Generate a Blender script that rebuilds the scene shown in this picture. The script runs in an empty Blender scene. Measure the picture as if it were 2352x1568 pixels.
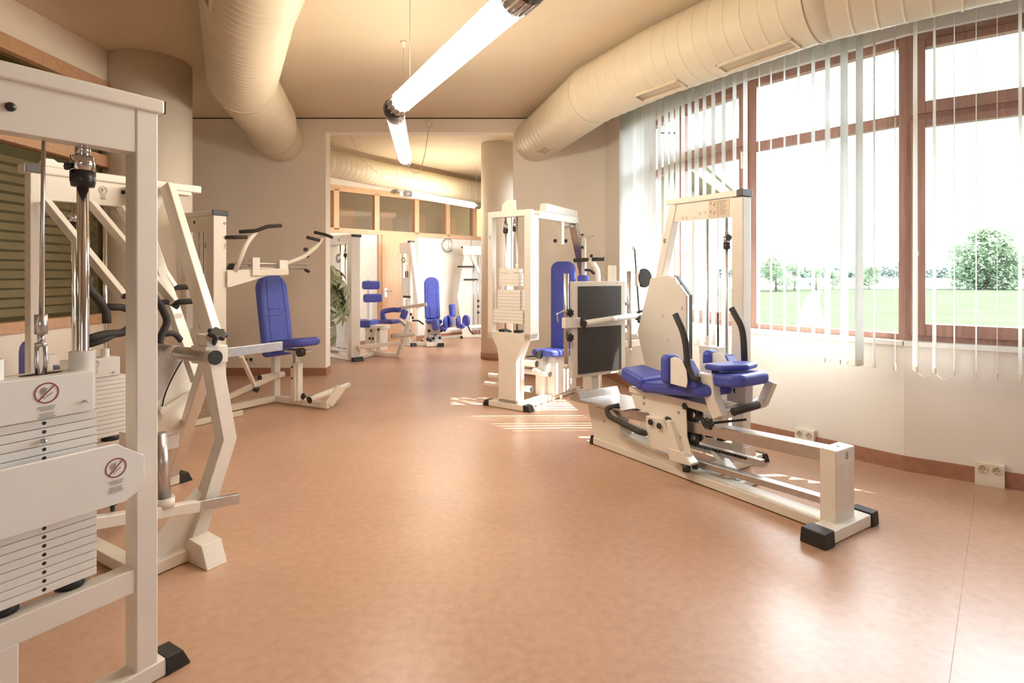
SKY, SUN, EXPO, LAMP = 9.0, 14.0, 0.82, 24
import bpy, bmesh, math, random
from mathutils import Vector, Matrix
random.seed(7)
SC = bpy.context.scene
COL = SC.collection
PI = math.pi
R = math.radians

# ---------------------------------------------------------------- materials
def mat(name, col, rough=0.5, metal=0.0, noise=0.0, nscale=8.0, bump=0.0, bscale=60.0, coat=0.0, spec=0.5, col2=None, sheen=0.0):
    m = bpy.data.materials.new(name); m.use_nodes = True
    nt = m.node_tree; N = nt.nodes; L = nt.links
    b = N['Principled BSDF']
    b.inputs['Base Color'].default_value = (*col, 1)
    b.inputs['Roughness'].default_value = rough
    b.inputs['Metallic'].default_value = metal
    b.inputs['Specular IOR Level'].default_value = spec
    if coat: b.inputs['Coat Weight'].default_value = coat; b.inputs['Coat Roughness'].default_value = 0.12
    if sheen: b.inputs['Sheen Weight'].default_value = sheen
    tc = N.new('ShaderNodeTexCoord')
    if noise or col2:
        n = N.new('ShaderNodeTexNoise'); n.inputs['Scale'].default_value = nscale; n.inputs['Detail'].default_value = 6
        L.new(tc.outputs['Object'], n.inputs['Vector'])
        cr = N.new('ShaderNodeValToRGB')
        c2 = col2 or tuple(min(1, c * (1 - noise)) for c in col)
        cr.color_ramp.elements[0].position = 0.35; cr.color_ramp.elements[1].position = 0.65
        cr.color_ramp.elements[0].color = (*c2, 1); cr.color_ramp.elements[1].color = (*col, 1)
        L.new(n.outputs['Fac'], cr.inputs['Fac']); L.new(cr.outputs['Color'], b.inputs['Base Color'])
    if bump:
        n2 = N.new('ShaderNodeTexNoise'); n2.inputs['Scale'].default_value = bscale; n2.inputs['Detail'].default_value = 4
        L.new(tc.outputs['Object'], n2.inputs['Vector'])
        bp = N.new('ShaderNodeBump'); bp.inputs['Strength'].default_value = bump; bp.inputs['Distance'].default_value = 0.002
        L.new(n2.outputs['Fac'], bp.inputs['Height']); L.new(bp.outputs['Normal'], b.inputs['Normal'])
    return m

def glassmat(name, tint=(1, 1, 1), refl=0.08, rough=0.02, opaque=0.0):
    """thin pane: transparent with a fresnel reflection"""
    m = bpy.data.materials.new(name); m.use_nodes = True
    nt = m.node_tree; N = nt.nodes; L = nt.links
    N.remove(N['Principled BSDF']); out = N['Material Output']
    t = N.new('ShaderNodeBsdfTransparent'); t.inputs['Color'].default_value = (*tint, 1)
    g = N.new('ShaderNodeBsdfGlossy'); g.inputs['Roughness'].default_value = rough
    lw = N.new('ShaderNodeLayerWeight'); lw.inputs['Blend'].default_value = refl
    mx = N.new('ShaderNodeMixShader')
    L.new(lw.outputs['Fresnel'], mx.inputs['Fac']); L.new(t.outputs[0], mx.inputs[1]); L.new(g.outputs[0], mx.inputs[2])
    last = mx
    if opaque:
        d = N.new('ShaderNodeBsdfDiffuse'); d.inputs['Color'].default_value = (.8, .78, .7, 1)
        m2 = N.new('ShaderNodeMixShader'); m2.inputs['Fac'].default_value = opaque
        L.new(mx.outputs[0], m2.inputs[1]); L.new(d.outputs[0], m2.inputs[2]); last = m2
    L.new(last.outputs[0], out.inputs['Surface'])
    return m

def emit(name, col, s):
    m = bpy.data.materials.new(name); m.use_nodes = True
    nt = m.node_tree; N = nt.nodes
    N.remove(N['Principled BSDF'])
    e = N.new('ShaderNodeEmission'); e.inputs['Color'].default_value = (*col, 1); e.inputs['Strength'].default_value = s
    nt.links.new(e.outputs[0], N['Material Output'].inputs['Surface'])
    return m

def fabric_slat(name):
    m = bpy.data.materials.new(name); m.use_nodes = True
    nt = m.node_tree; N = nt.nodes; L = nt.links
    N.remove(N['Principled BSDF'])
    d = N.new('ShaderNodeBsdfDiffuse'); d.inputs['Color'].default_value = (.86, .87, .86, 1)
    t = N.new('ShaderNodeBsdfTranslucent'); t.inputs['Color'].default_value = (.8, .82, .8, 1)
    w = N.new('ShaderNodeTexWave'); w.inputs['Scale'].default_value = 90
    tc = N.new('ShaderNodeTexCoord'); L.new(tc.outputs['Object'], w.inputs['Vector'])
    bp = N.new('ShaderNodeBump'); bp.inputs['Strength'].default_value = .1
    L.new(w.outputs['Fac'], bp.inputs['Height']); L.new(bp.outputs['Normal'], d.inputs['Normal'])
    mx = N.new('ShaderNodeMixShader'); mx.inputs['Fac'].default_value = .35
    L.new(d.outputs[0], mx.inputs[1]); L.new(t.outputs[0], mx.inputs[2]); L.new(mx.outputs[0], N['Material Output'].inputs['Surface'])
    return m

def leafmat(name, c1, c2, sc):
    m = bpy.data.materials.new(name); m.use_nodes = True
    nt = m.node_tree; N = nt.nodes; L = nt.links; N.remove(N['Principled BSDF'])
    tc = N.new('ShaderNodeTexCoord'); n = N.new('ShaderNodeTexNoise'); n.inputs['Scale'].default_value = sc; L.new(tc.outputs['Object'], n.inputs['Vector'])
    r = N.new('ShaderNodeValToRGB'); r.color_ramp.elements[0].position = .35; r.color_ramp.elements[1].position = .65
    r.color_ramp.elements[0].color = (*c1, 1); r.color_ramp.elements[1].color = (*c2, 1); L.new(n.outputs['Fac'], r.inputs['Fac'])
    d = N.new('ShaderNodeBsdfDiffuse'); t = N.new('ShaderNodeBsdfTranslucent'); L.new(r.outputs['Color'], d.inputs['Color']); L.new(r.outputs['Color'], t.inputs['Color'])
    a = N.new('ShaderNodeMixShader'); a.inputs['Fac'].default_value = .5; L.new(d.outputs[0], a.inputs[1]); L.new(t.outputs[0], a.inputs[2])
    L.new(a.outputs[0], N['Material Output'].inputs['Surface']); return m

def floor_mat():
    m = bpy.data.materials.new('linoleum'); m.use_nodes = True
    nt = m.node_tree; N = nt.nodes; L = nt.links; b = N['Principled BSDF']
    tc = N.new('ShaderNodeTexCoord')
    n1 = N.new('ShaderNodeTexNoise'); n1.inputs['Scale'].default_value = 1.3; n1.inputs['Detail'].default_value = 4
    n2 = N.new('ShaderNodeTexNoise'); n2.inputs['Scale'].default_value = 22; n2.inputs['Detail'].default_value = 4; n2.inputs['Roughness'].default_value = .6
    L.new(tc.outputs['Object'], n1.inputs['Vector']); L.new(tc.outputs['Object'], n2.inputs['Vector'])
    r1 = N.new('ShaderNodeValToRGB'); r1.color_ramp.elements[0].position = .35; r1.color_ramp.elements[1].position = .68
    r1.color_ramp.elements[0].color = (.53, .33, .228, 1); r1.color_ramp.elements[1].color = (.59, .378, .268, 1)
    r2 = N.new('ShaderNodeValToRGB'); r2.color_ramp.elements[0].position = .30; r2.color_ramp.elements[1].position = .74
    r2.color_ramp.elements[0].color = (.87, .85, .83, 1); r2.color_ramp.elements[1].color = (1.07, 1.08, 1.10, 1)
    L.new(n1.outputs['Fac'], r1.inputs['Fac']); L.new(n2.outputs['Fac'], r2.inputs['Fac'])
    mx = N.new('ShaderNodeMix'); mx.data_type = 'RGBA'; mx.blend_type = 'MULTIPLY'; mx.inputs['Factor'].default_value = 1
    L.new(r1.outputs['Color'], mx.inputs['A']); L.new(r2.outputs['Color'], mx.inputs['B'])
    L.new(mx.outputs['Result'], b.inputs['Base Color'])
    n3 = N.new('ShaderNodeTexNoise'); n3.inputs['Scale'].default_value = 2.5; L.new(tc.outputs['Object'], n3.inputs['Vector'])
    mr = N.new('ShaderNodeMapRange'); mr.inputs['To Min'].default_value = .29; mr.inputs['To Max'].default_value = .36
    L.new(n3.outputs['Fac'], mr.inputs['Value']); L.new(mr.outputs['Result'], b.inputs['Roughness'])
    b.inputs['Specular IOR Level'].default_value = .6
    return m

def wood(name, c1, c2, rough=.45, scale=3.0, axis='Z'):
    m = bpy.data.materials.new(name); m.use_nodes = True
    nt = m.node_tree; N = nt.nodes; L = nt.links; b = N['Principled BSDF']
    tc = N.new('ShaderNodeTexCoord'); mp = N.new('ShaderNodeMapping')
    mp.inputs['Scale'].default_value = (14, 14, .8) if axis == 'Z' else (.8, 14, 14)
    L.new(tc.outputs['Object'], mp.inputs['Vector'])
    n = N.new('ShaderNodeTexNoise'); n.inputs['Scale'].default_value = scale; n.inputs['Detail'].default_value = 5
    L.new(mp.outputs[0], n.inputs['Vector'])
    r = N.new('ShaderNodeValToRGB'); r.color_ramp.elements[0].color = (*c1, 1); r.color_ramp.elements[1].color = (*c2, 1)
    r.color_ramp.elements[0].position = .3; r.color_ramp.elements[1].position = .7
    L.new(n.outputs['Fac'], r.inputs['Fac']); L.new(r.outputs['Color'], b.inputs['Base Color'])
    b.inputs['Roughness'].default_value = rough
    return m

M = {
 'cream': mat('cream_paint', (.83, .78, .70), .32, noise=.04, nscale=5, coat=.3),
 'white': mat('white_paint', (.86, .84, .79), .4, noise=.03),
 'black': mat('black_rubber', (.025, .023, .022), .55, bump=.2),
 'blackp': mat('black_plastic', (.03, .028, .027), .35, noise=.2),
 'grip': mat('foam_grip', (.045, .04, .038), .7, bump=.5, bscale=250),
 'chrome': mat('chrome', (.78, .78, .8), .12, 1.0, noise=.05),
 'alu': mat('brushed_aluminium', (.62, .60, .60), .34, 1.0, noise=.12, nscale=30),
 'blue': mat('blue_vinyl', (.075, .10, .48), .42, noise=.10, nscale=14, bump=.35, bscale=120),
 'blued': mat('blue_piping', (.03, .04, .25), .45, noise=.1),
 'mat_dark': mat('ribbed_footmat', (.045, .042, .04), .42, noise=.25, nscale=40, bump=.6, bscale=90),
 'wall': mat('wall_plaster', (.88, .81, .72), .85, noise=.03, nscale=2, bump=.15, bscale=180),
 'wallw': mat('wall_plaster_pale', (.88, .85, .81), .85, noise=.02, nscale=2, bump=.15, bscale=180),
 'ceil': mat('ceiling_paint', (.72, .61, .46), .8, noise=.03, nscale=1.2),
 'col': mat('column_paint', (.84, .77, .67), .7, noise=.02),
 'base': mat('linoleum_skirting', (.42, .21, .135), .5, noise=.15, nscale=25),
 'duct': mat('duct_paint', (.69, .61, .47), .5, noise=.03),
 'grille': mat('vent_aluminium', (.6, .52, .36), .4, .3, noise=.1),
 'dark': mat('dark_gap', (.05, .04, .03), .8, noise=.1),
 'lamp': emit('warm_tube_light', (1.0, .87, .68), LAMP),
 'lampf': emit('far_tube_light', (1.0, .86, .66), 30),
 'cool': emit('cool_tube_light', (.92, 1.0, .80), 14),
 'bwood': wood('brown_window_wood', (.32, .165, .125), (.43, .245, .20), .4),
 'beech': wood('beech_veneer', (.68, .42, .25), (.76, .50, .32), .45),
 'beech_x': wood('beech_veneer_rail', (.55, .33, .20), (.66, .42, .27), .45, axis='X'),
 'panel': mat('white_laminate', (.82, .79, .74), .45, noise=.02),
 'glass': glassmat('window_glass', (.97, .98, .98), .04),
 'glassd': glassmat('partition_glass', (.82, .80, .74), .08, .03),
 'glassc': glassmat('clerestory_glass', (.72, .66, .55), .10, .03, .10),
 'slat': fabric_slat('blind_fabric'),
 'plastic': mat('socket_plastic', (.78, .72, .62), .4, noise=.02),
 'red': mat('sticker_red', (.30, .05, .08), .5, noise=.1),
 'ink': mat('sticker_grey_ink', (.36, .32, .29), .6, noise=.1),
 'inkd': mat('sticker_dark_ink', (.12, .10, .09), .6, noise=.1),
 'stk': mat('sticker_film', (.855, .835, .785), .4, noise=.03),
 'stkb': mat('guide_sticker', (.72, .60, .45), .4, noise=.08),
 'leaf': mat('monstera_leaf', (.16, .20, .09), .4, noise=.5, nscale=9, col2=(.30, .32, .18)),
 'pot': mat('clay_pot', (.55, .45, .36), .7, noise=.1),
 'soil': mat('potting_soil', (.05, .035, .02), .9, noise=.3),
 'grass': mat('lawn_grass', (.044, .053, .034), .9, noise=.2, nscale=.4, col2=(.051, .058, .041), spec=0),
 'pathm': mat('pale_gravel', (.065, .063, .060), .9, noise=.15, nscale=3, spec=0),
 'water': mat('lake_water', (.45, .52, .55), .15, noise=.05, nscale=.2),
 'treel': leafmat('tree_leaves', (.17, .23, .15), (.26, .33, .22), 1.4),  # green lightened to stand in for the bright haze outdoors
 'treef': leafmat('far_tree_leaves', (.22, .27, .24), (.30, .34, .30), .4),  # paler and greyer, distance haze put into the leaf colour
 'bark': mat('bark', (.13, .09, .06), .9, noise=.3),
 'wingwall': mat('yellow_render', (.26, .24, .16), .85, noise=.05),
 'roof': mat('roof_metal', (.35, .33, .30), .6, noise=.1),
 'clockf': mat('clock_face', (.85, .84, .80), .4, noise=.01),
 'purple': mat('indigo_vinyl', (.09, .09, .40), .45, noise=.1),
 'lblind': mat('partition_blind', (.58, .52, .40), .6, noise=.1),
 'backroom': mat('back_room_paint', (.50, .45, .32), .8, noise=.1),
}

# ---------------------------------------------------------------- mesh builder
class B:
    def __init__(s, M=None):
        s.v = []; s.f = []; s.sm = []; s.M = M or Matrix.Identity(4)
    def add(s, vs, fs, smooth=False):
        o = len(s.v)
        s.v += [tuple(s.M @ Vector(p)) for p in vs]
        s.f += [tuple(i + o for i in f) for f in fs]
        s.sm += ([smooth] * len(fs)) if isinstance(smooth, bool) else list(smooth)
        return s
    def box(s, x0, x1, y0, y1, z0, z1):
        return s.add([(x0,y0,z0),(x1,y0,z0),(x1,y1,z0),(x0,y1,z0),(x0,y0,z1),(x1,y0,z1),(x1,y1,z1),(x0,y1,z1)],
                     [(0,3,2,1),(4,5,6,7),(0,1,5,4),(1,2,6,5),(2,3,7,6),(3,0,4,7)])
    def prism(s, poly, axis, lo, hi):
        """poly: 2d points; axis 'x': (y,z), 'y': (x,z), 'z': (x,y)"""
        n = len(poly)
        def P(a, b, c):
            return {'x': (c, a, b), 'y': (a, c, b), 'z': (a, b, c)}[axis]
        vs = [P(a, b, lo) for a, b in poly] + [P(a, b, hi) for a, b in poly]
        fs = [tuple(range(n)), tuple(range(2*n-1, n-1, -1))] + [(i, i+n, (i+1) % n + n, (i+1) % n) for i in range(n)]
        return s.add(vs, fs)
    def frame(s, d, up=(0,0,1)):
        d = Vector(d).normalized(); u = Vector(up)
        if abs(d.dot(u)) > .98: u = Vector((1,0,0))
        x = d.cross(u).normalized(); y = x.cross(d).normalized()
        return x, y, d
    def bar(s, p, q, w, h, up=(0,0,1)):
        p = Vector(p); q = Vector(q); x, y, d = s.frame(q-p, up)
        vs = []
        for c in (p, q):
            for a, b in ((-1,-1),(1,-1),(1,1),(-1,1)):
                vs.append(tuple(c + x*(a*w/2) + y*(b*h/2)))
        return s.add(vs, [(0,3,2,1),(4,5,6,7),(0,1,5,4),(1,2,6,5),(2,3,7,6),(3,0,4,7)])
    def cyl(s, p, q, r, n=20, r2=None, caps=True):
        p = Vector(p); q = Vector(q); x, y, d = s.frame(q-p); r2 = r if r2 is None else r2
        vs = [tuple(c + (x*math.cos(2*PI*i/n) + y*math.sin(2*PI*i/n))*rr) for c, rr in ((p, r), (q, r2)) for i in range(n)]
        fs = [(i, (i+1) % n, (i+1) % n + n, i+n) for i in range(n)]; sm = [True]*n
        if caps: fs += [tuple(range(n-1, -1, -1)), tuple(range(n, 2*n))]; sm += [False, False]
        return s.add(vs, fs, sm)
    def tube(s, pts, r, n=12, fillet=0.0, fn=5, rs=None):
        P = [Vector(p) for p in pts]
        if fillet:
            Q = [P[0]]
            for i in range(1, len(P)-1):
                a, b, c = P[i-1], P[i], P[i+1]
                fl = min(fillet, (a-b).length*.45, (c-b).length*.45)
                p0 = b + (a-b).normalized()*fl; p1 = b + (c-b).normalized()*fl
                for k in range(fn+1):
                    t = k/fn; Q.append(p0*(1-t)**2 + b*2*t*(1-t) + p1*t*t)
            Q.append(P[-1]); P = Q
        m = len(P); vs = []
        x, y, d = s.frame(P[1]-P[0]); prev = d
        for i in range(m):
            if i == 0: t = P[1]-P[0]
            elif i == m-1: t = P[-1]-P[-2]
            else: t = (P[i+1]-P[i]).normalized() + (P[i]-P[i-1]).normalized()
            t.normalize()
            q = prev.rotation_difference(t); x = q @ x; y = q @ y; prev = t
            rr = rs[i] if rs else r
            for k in range(n):
                a = 2*PI*k/n; vs.append(tuple(P[i] + (x*math.cos(a) + y*math.sin(a))*rr))
        fs = []; sm = []
        for i in range(m-1):
            for k in range(n):
                fs.append((i*n+k, i*n+(k+1) % n, (i+1)*n+(k+1) % n, (i+1)*n+k)); sm.append(True)
        fs += [tuple(range(n-1, -1, -1)), tuple(range((m-1)*n, m*n))]; sm += [False, False]
        return s.add(vs, fs, sm)
    def lathe(s, prof, n=24, c=(0,0,0)):
        """profile of (r,z) round the z axis at c"""
        m = len(prof)
        vs = [(c[0]+r*math.cos(2*PI*k/n), c[1]+r*math.sin(2*PI*k/n), c[2]+z) for r, z in prof for k in range(n)]
        fs = [(i*n+k, i*n+(k+1) % n, (i+1)*n+(k+1) % n, (i+1)*n+k) for i in range(m-1) for k in range(n)]
        sm = [True]*len(fs)
        fs += [tuple(range(n-1, -1, -1)), tuple(range((m-1)*n, m*n))]; sm += [False, False]
        return s.add(vs, fs, sm)
    def star(s, p, axis, r=.028, h=.022, lobes=7, stem=.03):
        """lobed clamping knob on a short stem"""
        p = Vector(p); x, y, d = s.frame(axis)
        n = lobes*6; ring = []
        for i in range(n):
            a = 2*PI*i/n; rr = r*(1 + .14*math.cos(lobes*a)); ring.append((rr*math.cos(a), rr*math.sin(a)))
        vs = []
        for sc, hh in ((.82, 0), (1, h*.25), (1, h*.75), (.8, h)):
            vs += [tuple(p + x*a*sc + y*b*sc + d*hh) for a, b in ring]
        fs = [(j*n+i, j*n+(i+1) % n, (j+1)*n+(i+1) % n, (j+1)*n+i) for j in range(3) for i in range(n)]
        sm = [True]*len(fs)
        fs += [tuple(range(n-1, -1, -1)), tuple(range(3*n, 4*n))]; sm += [False]*2
        s.add(vs, fs, sm)
        if stem: s.cyl(p - d*stem, p, r*.3, 10)
        return s
    def obj(s, name, m, parent=None, bev=0, seg=2, smooth=None, label=None):
        me = bpy.data.meshes.new(name); me.from_pydata(s.v, [], s.f); me.update()
        bm = bmesh.new(); bm.from_mesh(me); bmesh.ops.recalc_face_normals(bm, faces=bm.faces); bm.to_mesh(me); bm.free()
        for p, f in zip(me.polygons, s.sm): p.use_smooth = f if smooth is None else smooth
        me.materials.append(M[m] if isinstance(m, str) else m)
        o = bpy.data.objects.new(name, me); COL.objects.link(o)
        if parent: o.parent = parent
        if label: o['label'] = label
        if bev:
            for p in me.polygons: p.use_smooth = True
            md = o.modifiers.new('edge', 'BEVEL'); md.width = bev; md.segments = seg; md.limit_method = 'ANGLE'; md.angle_limit = R(35)
            md.harden_normals = True
        return o

def thing(name, label, cat, loc=(0,0,0), rz=0, group=None):
    o = bpy.data.objects.new(name, None); COL.objects.link(o); o.empty_display_size = .1
    o.location = loc; o.rotation_euler = (0, 0, R(rz)); o['label'] = label; o['category'] = cat
    if group: o['group'] = group
    return o
def tag(o, label, cat, group=None, kind=None):
    o['label'] = label; o['category'] = cat
    if group: o['group'] = group
    if kind: o['kind'] = kind
    return o
def struct(o): o['kind'] = 'structure'; return o

def text(s, name, size, m, parent, loc, rot, ext=.0006):
    cu = bpy.data.curves.new(name, 'FONT'); cu.body = s; cu.size = size; cu.extrude = ext; cu.align_x = 'CENTER'; cu.align_y = 'CENTER'
    o = bpy.data.objects.new(name, cu); COL.objects.link(o); cu.materials.append(M[m]); o.parent = parent
    o.location = loc; o.rotation_euler = rot
    me = bpy.data.meshes.new_from_object(o); me.materials.clear(); me.materials.append(M[m])
    bpy.data.objects.remove(o); o = bpy.data.objects.new(name, me); COL.objects.link(o); o.parent = parent
    o.location = loc; o.rotation_euler = rot
    return o

def XF(loc, rx=0, ry=0, rz=0):
    return Matrix.Translation(loc) @ Matrix.Rotation(R(rz), 4, 'Z') @ Matrix.Rotation(R(ry), 4, 'Y') @ Matrix.Rotation(R(rx), 4, 'X')

def outline(w, h, r_top, r_bot, k=8):
    """rounded upright outline, centre-bottom at 0,0"""
    pts = []
    for (cx, cz, r, a0) in ((w/2-r_bot, r_bot, r_bot, -90), (w/2-r_top, h-r_top, r_top, 0), (-w/2+r_top, h-r_top, r_top, 90), (-w/2+r_bot, r_bot, r_bot, 180)):
        for i in range(k+1):
            a = R(a0 + 90*i/k); pts.append((cx + r*math.cos(a), cz + r*math.sin(a)))
    out = []
    for p in pts:
        if not out or math.dist(p, out[-1]) > 1e-4: out.append(p)
    if math.dist(out[0], out[-1]) < 1e-4: out.pop()
    return out

def pad(parent, name, Mx, w, h, t, rt=.05, rb=.03, m='blue', bev=.022, seams=False):
    """upholstered pad: outline in local x,z, thickness t towards -y (its face)"""
    o = B(Mx).prism(outline(w, h, rt, rb), 'y', -t, 0).obj(name, m, parent, bev=min(bev, t*.42), seg=4)
    if seams:
        b = B(Mx)
        for sx in (-1, 1):
            b.tube([(sx*w*.30, -t-.0005, h*.04), (sx*w*.30, -t-.0005, h*.47)], .0028, 6)
            b.tube([(sx*w*.30, -t-.0005, h*.5), (sx*w*.26, -t-.0005, h*.93)], .0028, 6)
        b.tube([(-w*.44, -t+.001, h*.485), (w*.44, -t+.001, h*.485)], .0028, 6)
        b.tube([(-w*.3, -t-.0005, h*.56), (w*.3, -t-.0005, h*.56)], .0022, 6)
        b.obj('seam', 'blued', o, label='dark blue stitched seams')
    return o

def FLAT(loc, az, tilt=0):
    """frame for a lying pad: its length runs towards az, its face is up"""
    return XF(loc, rz=az) @ Matrix.Rotation(R(-tilt), 4, 'Y') @ Matrix(((0, 0, 1, 0), (-1, 0, 0, 0), (0, -1, 0, 0), (0, 0, 0, 1)))

def foot_cap(parent, Mx, w=.08, h=.062, l=.075):
    """sloping black rubber shoe; local x outward from the bar end, y across"""
    return B(Mx).prism([(-.012, 0), (l, 0), (l*.62, h), (-.012, h+.003)], 'y', -w/2-.004, w/2+.004).obj('rubber_foot', 'black', parent, bev=.004)

def sticker(parent, x, y, z, d=.07):
    """red ring with slash over a hand, lines of small print below; faces -y"""
    r = B(); n = 36; ro = d*.5; ri = d*.44; yy = y-.0008
    vs = []; fs = []
    for i in range(n):
        a = 2*PI*i/n; c, s_ = math.cos(a), math.sin(a)
        vs += [(x+ro*c, yy, z+ro*s_), (x+ri*c, yy, z+ri*s_)]
    for i in range(n):
        j = (i+1) % n; fs.append((2*i, 2*j, 2*j+1, 2*i+1))
    r.add(vs, fs); r.bar((x-ri*.7, yy, z-ri*.72), (x+ri*.7, yy, z+ri*.72), d*.05, .0006, up=(0,1,0))
    st = r.obj('warning_sticker', 'red', parent)
    h = B(); q = d*.9
    for a, l in ((130, .30), (108, .36), (90, .38), (72, .35)):
        h.bar((x-q*.10+.1*q*math.cos(R(a)), yy+.0004, z-q*.06), (x-q*.10+l*q*math.cos(R(a)), yy+.0004, z-q*.06+l*q*math.sin(R(a))), d*.05, .0004, up=(0,1,0))
    h.bar((x-q*.02, yy+.0004, z-q*.2), (x+q*.26, yy+.0004, z-q*.02), d*.05, .0004, up=(0,1,0))
    h.bar((x-q*.2, yy+.0004, z-q*.12), (x-q*.05, yy+.0004, z-q*.3), d*.05, .0004, up=(0,1,0))
    h.obj('hand_symbol', 'ink', st)
    t = B()
    for k in range(8):
        if k == 3: continue
        ww = d*(.36 - .05*((k*7) % 3)); zz = z - d*.66 - k*d*.082
        t.box(x-ww, x+ww, yy, yy+.0004, zz-d*.018, zz+d*.018)
    t.obj('small_print', 'ink', st)
    return st

# ---------------------------------------------------------------- weight tower (shared anatomy of all machines)
def tower(root, x0, x1, y0=0.0, H=2.0, pw=.07, pd=.075, panel=(1.80, 1.955), lower=(.33, .41), plates=(.437, .0262, 16), pw_x=None,
          head=.12, rods=None, rod_collar=True, cover=None, foot=True, foot_over=(.03, .05), top_over=(.03, .02), post_l=True, base_to=0.0, cable=None,
          stack_y=(.02, .11), foot_caps=(True, True), face=-1, rodr=.0125, holes=True):
    xc = (x0+x1)/2; y1 = y0+pd
    if post_l: B().box(x0, x0+pw, y0, y1, .055 if foot else base_to, H-.04).obj('post', 'cream', root, bev=.006)
    B().box(x1-pw, x1, y0, y1, .055 if foot else base_to, H-.04).obj('post', 'cream', root, bev=.006)
    B().box(x0-top_over[0], x1+top_over[1], y0-.012, y1+.012, H-.05, H).obj('top_beam', 'cream', root, bev=.009)
    B().box(x1+top_over[1]-.002, x1+top_over[1]+.004, y0-.008, y1+.008, H-.046, H-.004).obj('end_cap', 'blackp', root)
    B().box(x0+pw-.004, x1-pw+.004, y0+.004, y1-.004, panel[0], panel[1]).obj('top_panel', 'cream', root, bev=.003)
    B().box(x0+pw-.004, x1-pw+.004, y0+.006, y1-.006, lower[0], lower[1]).obj('lower_beam', 'cream', root, bev=.004)
    if foot:
        B().box(x0-foot_over[0], x1+foot_over[1], y0-.006, y1+.006, .004, .062).obj('foot_bar', 'cream', root, bev=.005)
        if foot_caps[0]: foot_cap(root, XF((x0-foot_over[0], (y0+y1)/2, 0), rz=180), w=pd+.012)
        if foot_caps[1]: foot_cap(root, XF((x1+foot_over[1], (y0+y1)/2, 0)), w=pd+.012)
    a, b = pw_x or (x0+pw+.012, x1-pw-.012)
    pc = (a+b)/2; ys, ye = stack_y
    z, dz, n = plates
    for k in range(n):
        bb = B().box(a, b, y0+ys, y0+ye, z+k*dz+.0006, z+(k+1)*dz-.0012)
        p = bb.obj('weight_plate', 'white', root, bev=.0016, seg=1)
        if holes: B().cyl((pc, y0+ys-.0006, z+(k+.55)*dz), (pc, y0+ys+.001, z+(k+.55)*dz), .0055, 12).obj('pin_hole', 'black', p)
    zt = z+n*dz
    hd = None
    if head:
        hd = B().box(a+.006, b-.012, y0+ys-.012, y0+ye+.012, zt+.002, zt+head).obj('head_block', 'white', root, bev=.004)
    rr = rods or (pc-(b-a)*.36, pc+(b-a)*.36)
    zc = zt + (head or 0)
    for i, rx in enumerate(rr):
        ry = y0+(ys+ye)/2
        ro = B().cyl((rx, ry, lower[1]-.01), (rx, ry, panel[0]+.02), rodr, 18).obj('guide_rod', 'chrome', root)
        if rod_collar: B().cyl((rx, ry, zc-.004), (rx, ry, zc+.055), rodr*2.1, 22).obj('rod_collar', 'white', root, bev=.004)
    # bumpers under the stack
    for sx in (-.3, .3):
        B().cyl((pc+sx*(b-a), y0+(ys+ye)/2, lower[1]-.002), (pc+sx*(b-a), y0+(ys+ye)/2, z), (b-a)*.14, 20).obj('bumper', 'black', root)
    if cable is not None:
        cb = B().cyl((cable, y0+(ys+ye)/2, zc), (cable, y0+(ys+ye)/2, panel[0]+.02), .0035, 8).obj('cable', 'blackp', root)
    return dict(pc=pc, a=a, b=b, zt=zt, zc=zc, rods=rr, ry=y0+(ys+ye)/2)

def limiter(root, x, y, z, r=.036):
    """chrome collar over a rubber buffer round a guide rod"""
    a = B().lathe([(r*.55, .085), (r*.55, .05), (r*.98, .05), (r*.98, 0), (r*.5, 0)], 24, (x, y, z)).obj('stop_collar', 'chrome', root)
    B().lathe([(r*1.02, 0), (r*1.02, -.03), (r*.92, -.048), (r*.5, -.048)], 24, (x, y, z)).obj('rubber_buffer', 'blackp', a)
    return a
# ---------------------------------------------------------------- the room
CZ = 3.54
def offs(W, d):
    L = []
    for i in range(len(W)-1):
        (a, b), (c, e) = W[i], W[i+1]; l = math.hypot(c-a, e-b); n = ((e-b)/l*1, -(c-a)/l)
        L.append(((a+n[0]*d, b+n[1]*d), (c+n[0]*d, e+n[1]*d)))
    out = [L[0][0]]
    for i in range(len(L)-1):
        (p, q), (r, s_) = L[i], L[i+1]
        d1 = (q[0]-p[0], q[1]-p[1]); d2 = (s_[0]-r[0], s_[1]-r[1]); den = d1[0]*d2[1]-d1[1]*d2[0]
        if abs(den) < 1e-6: out.append(q); continue
        t = ((r[0]-p[0])*d2[1]-(r[1]-p[1])*d2[0])/den
        out.append((p[0]+d1[0]*t, p[1]+d1[1]*t))
    out.append(L[-1][1]); return out
# inner face of the bulging window wall, far end first
W = [(1.28,7.83),(1.49,6.63),(1.64,5.80),(2.06,4.97),(2.79,4.05),(3.73,3.36),(4.9,2.8),(6.1,2.4)]
WO = offs(W, -.26)     # outer face
def ribbon(b, P, Q, z0, z1):
    for i in range(len(P)-1):
        b.prism([P[i], P[i+1], Q[i+1], Q[i]], 'z', z0, z1)

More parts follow.
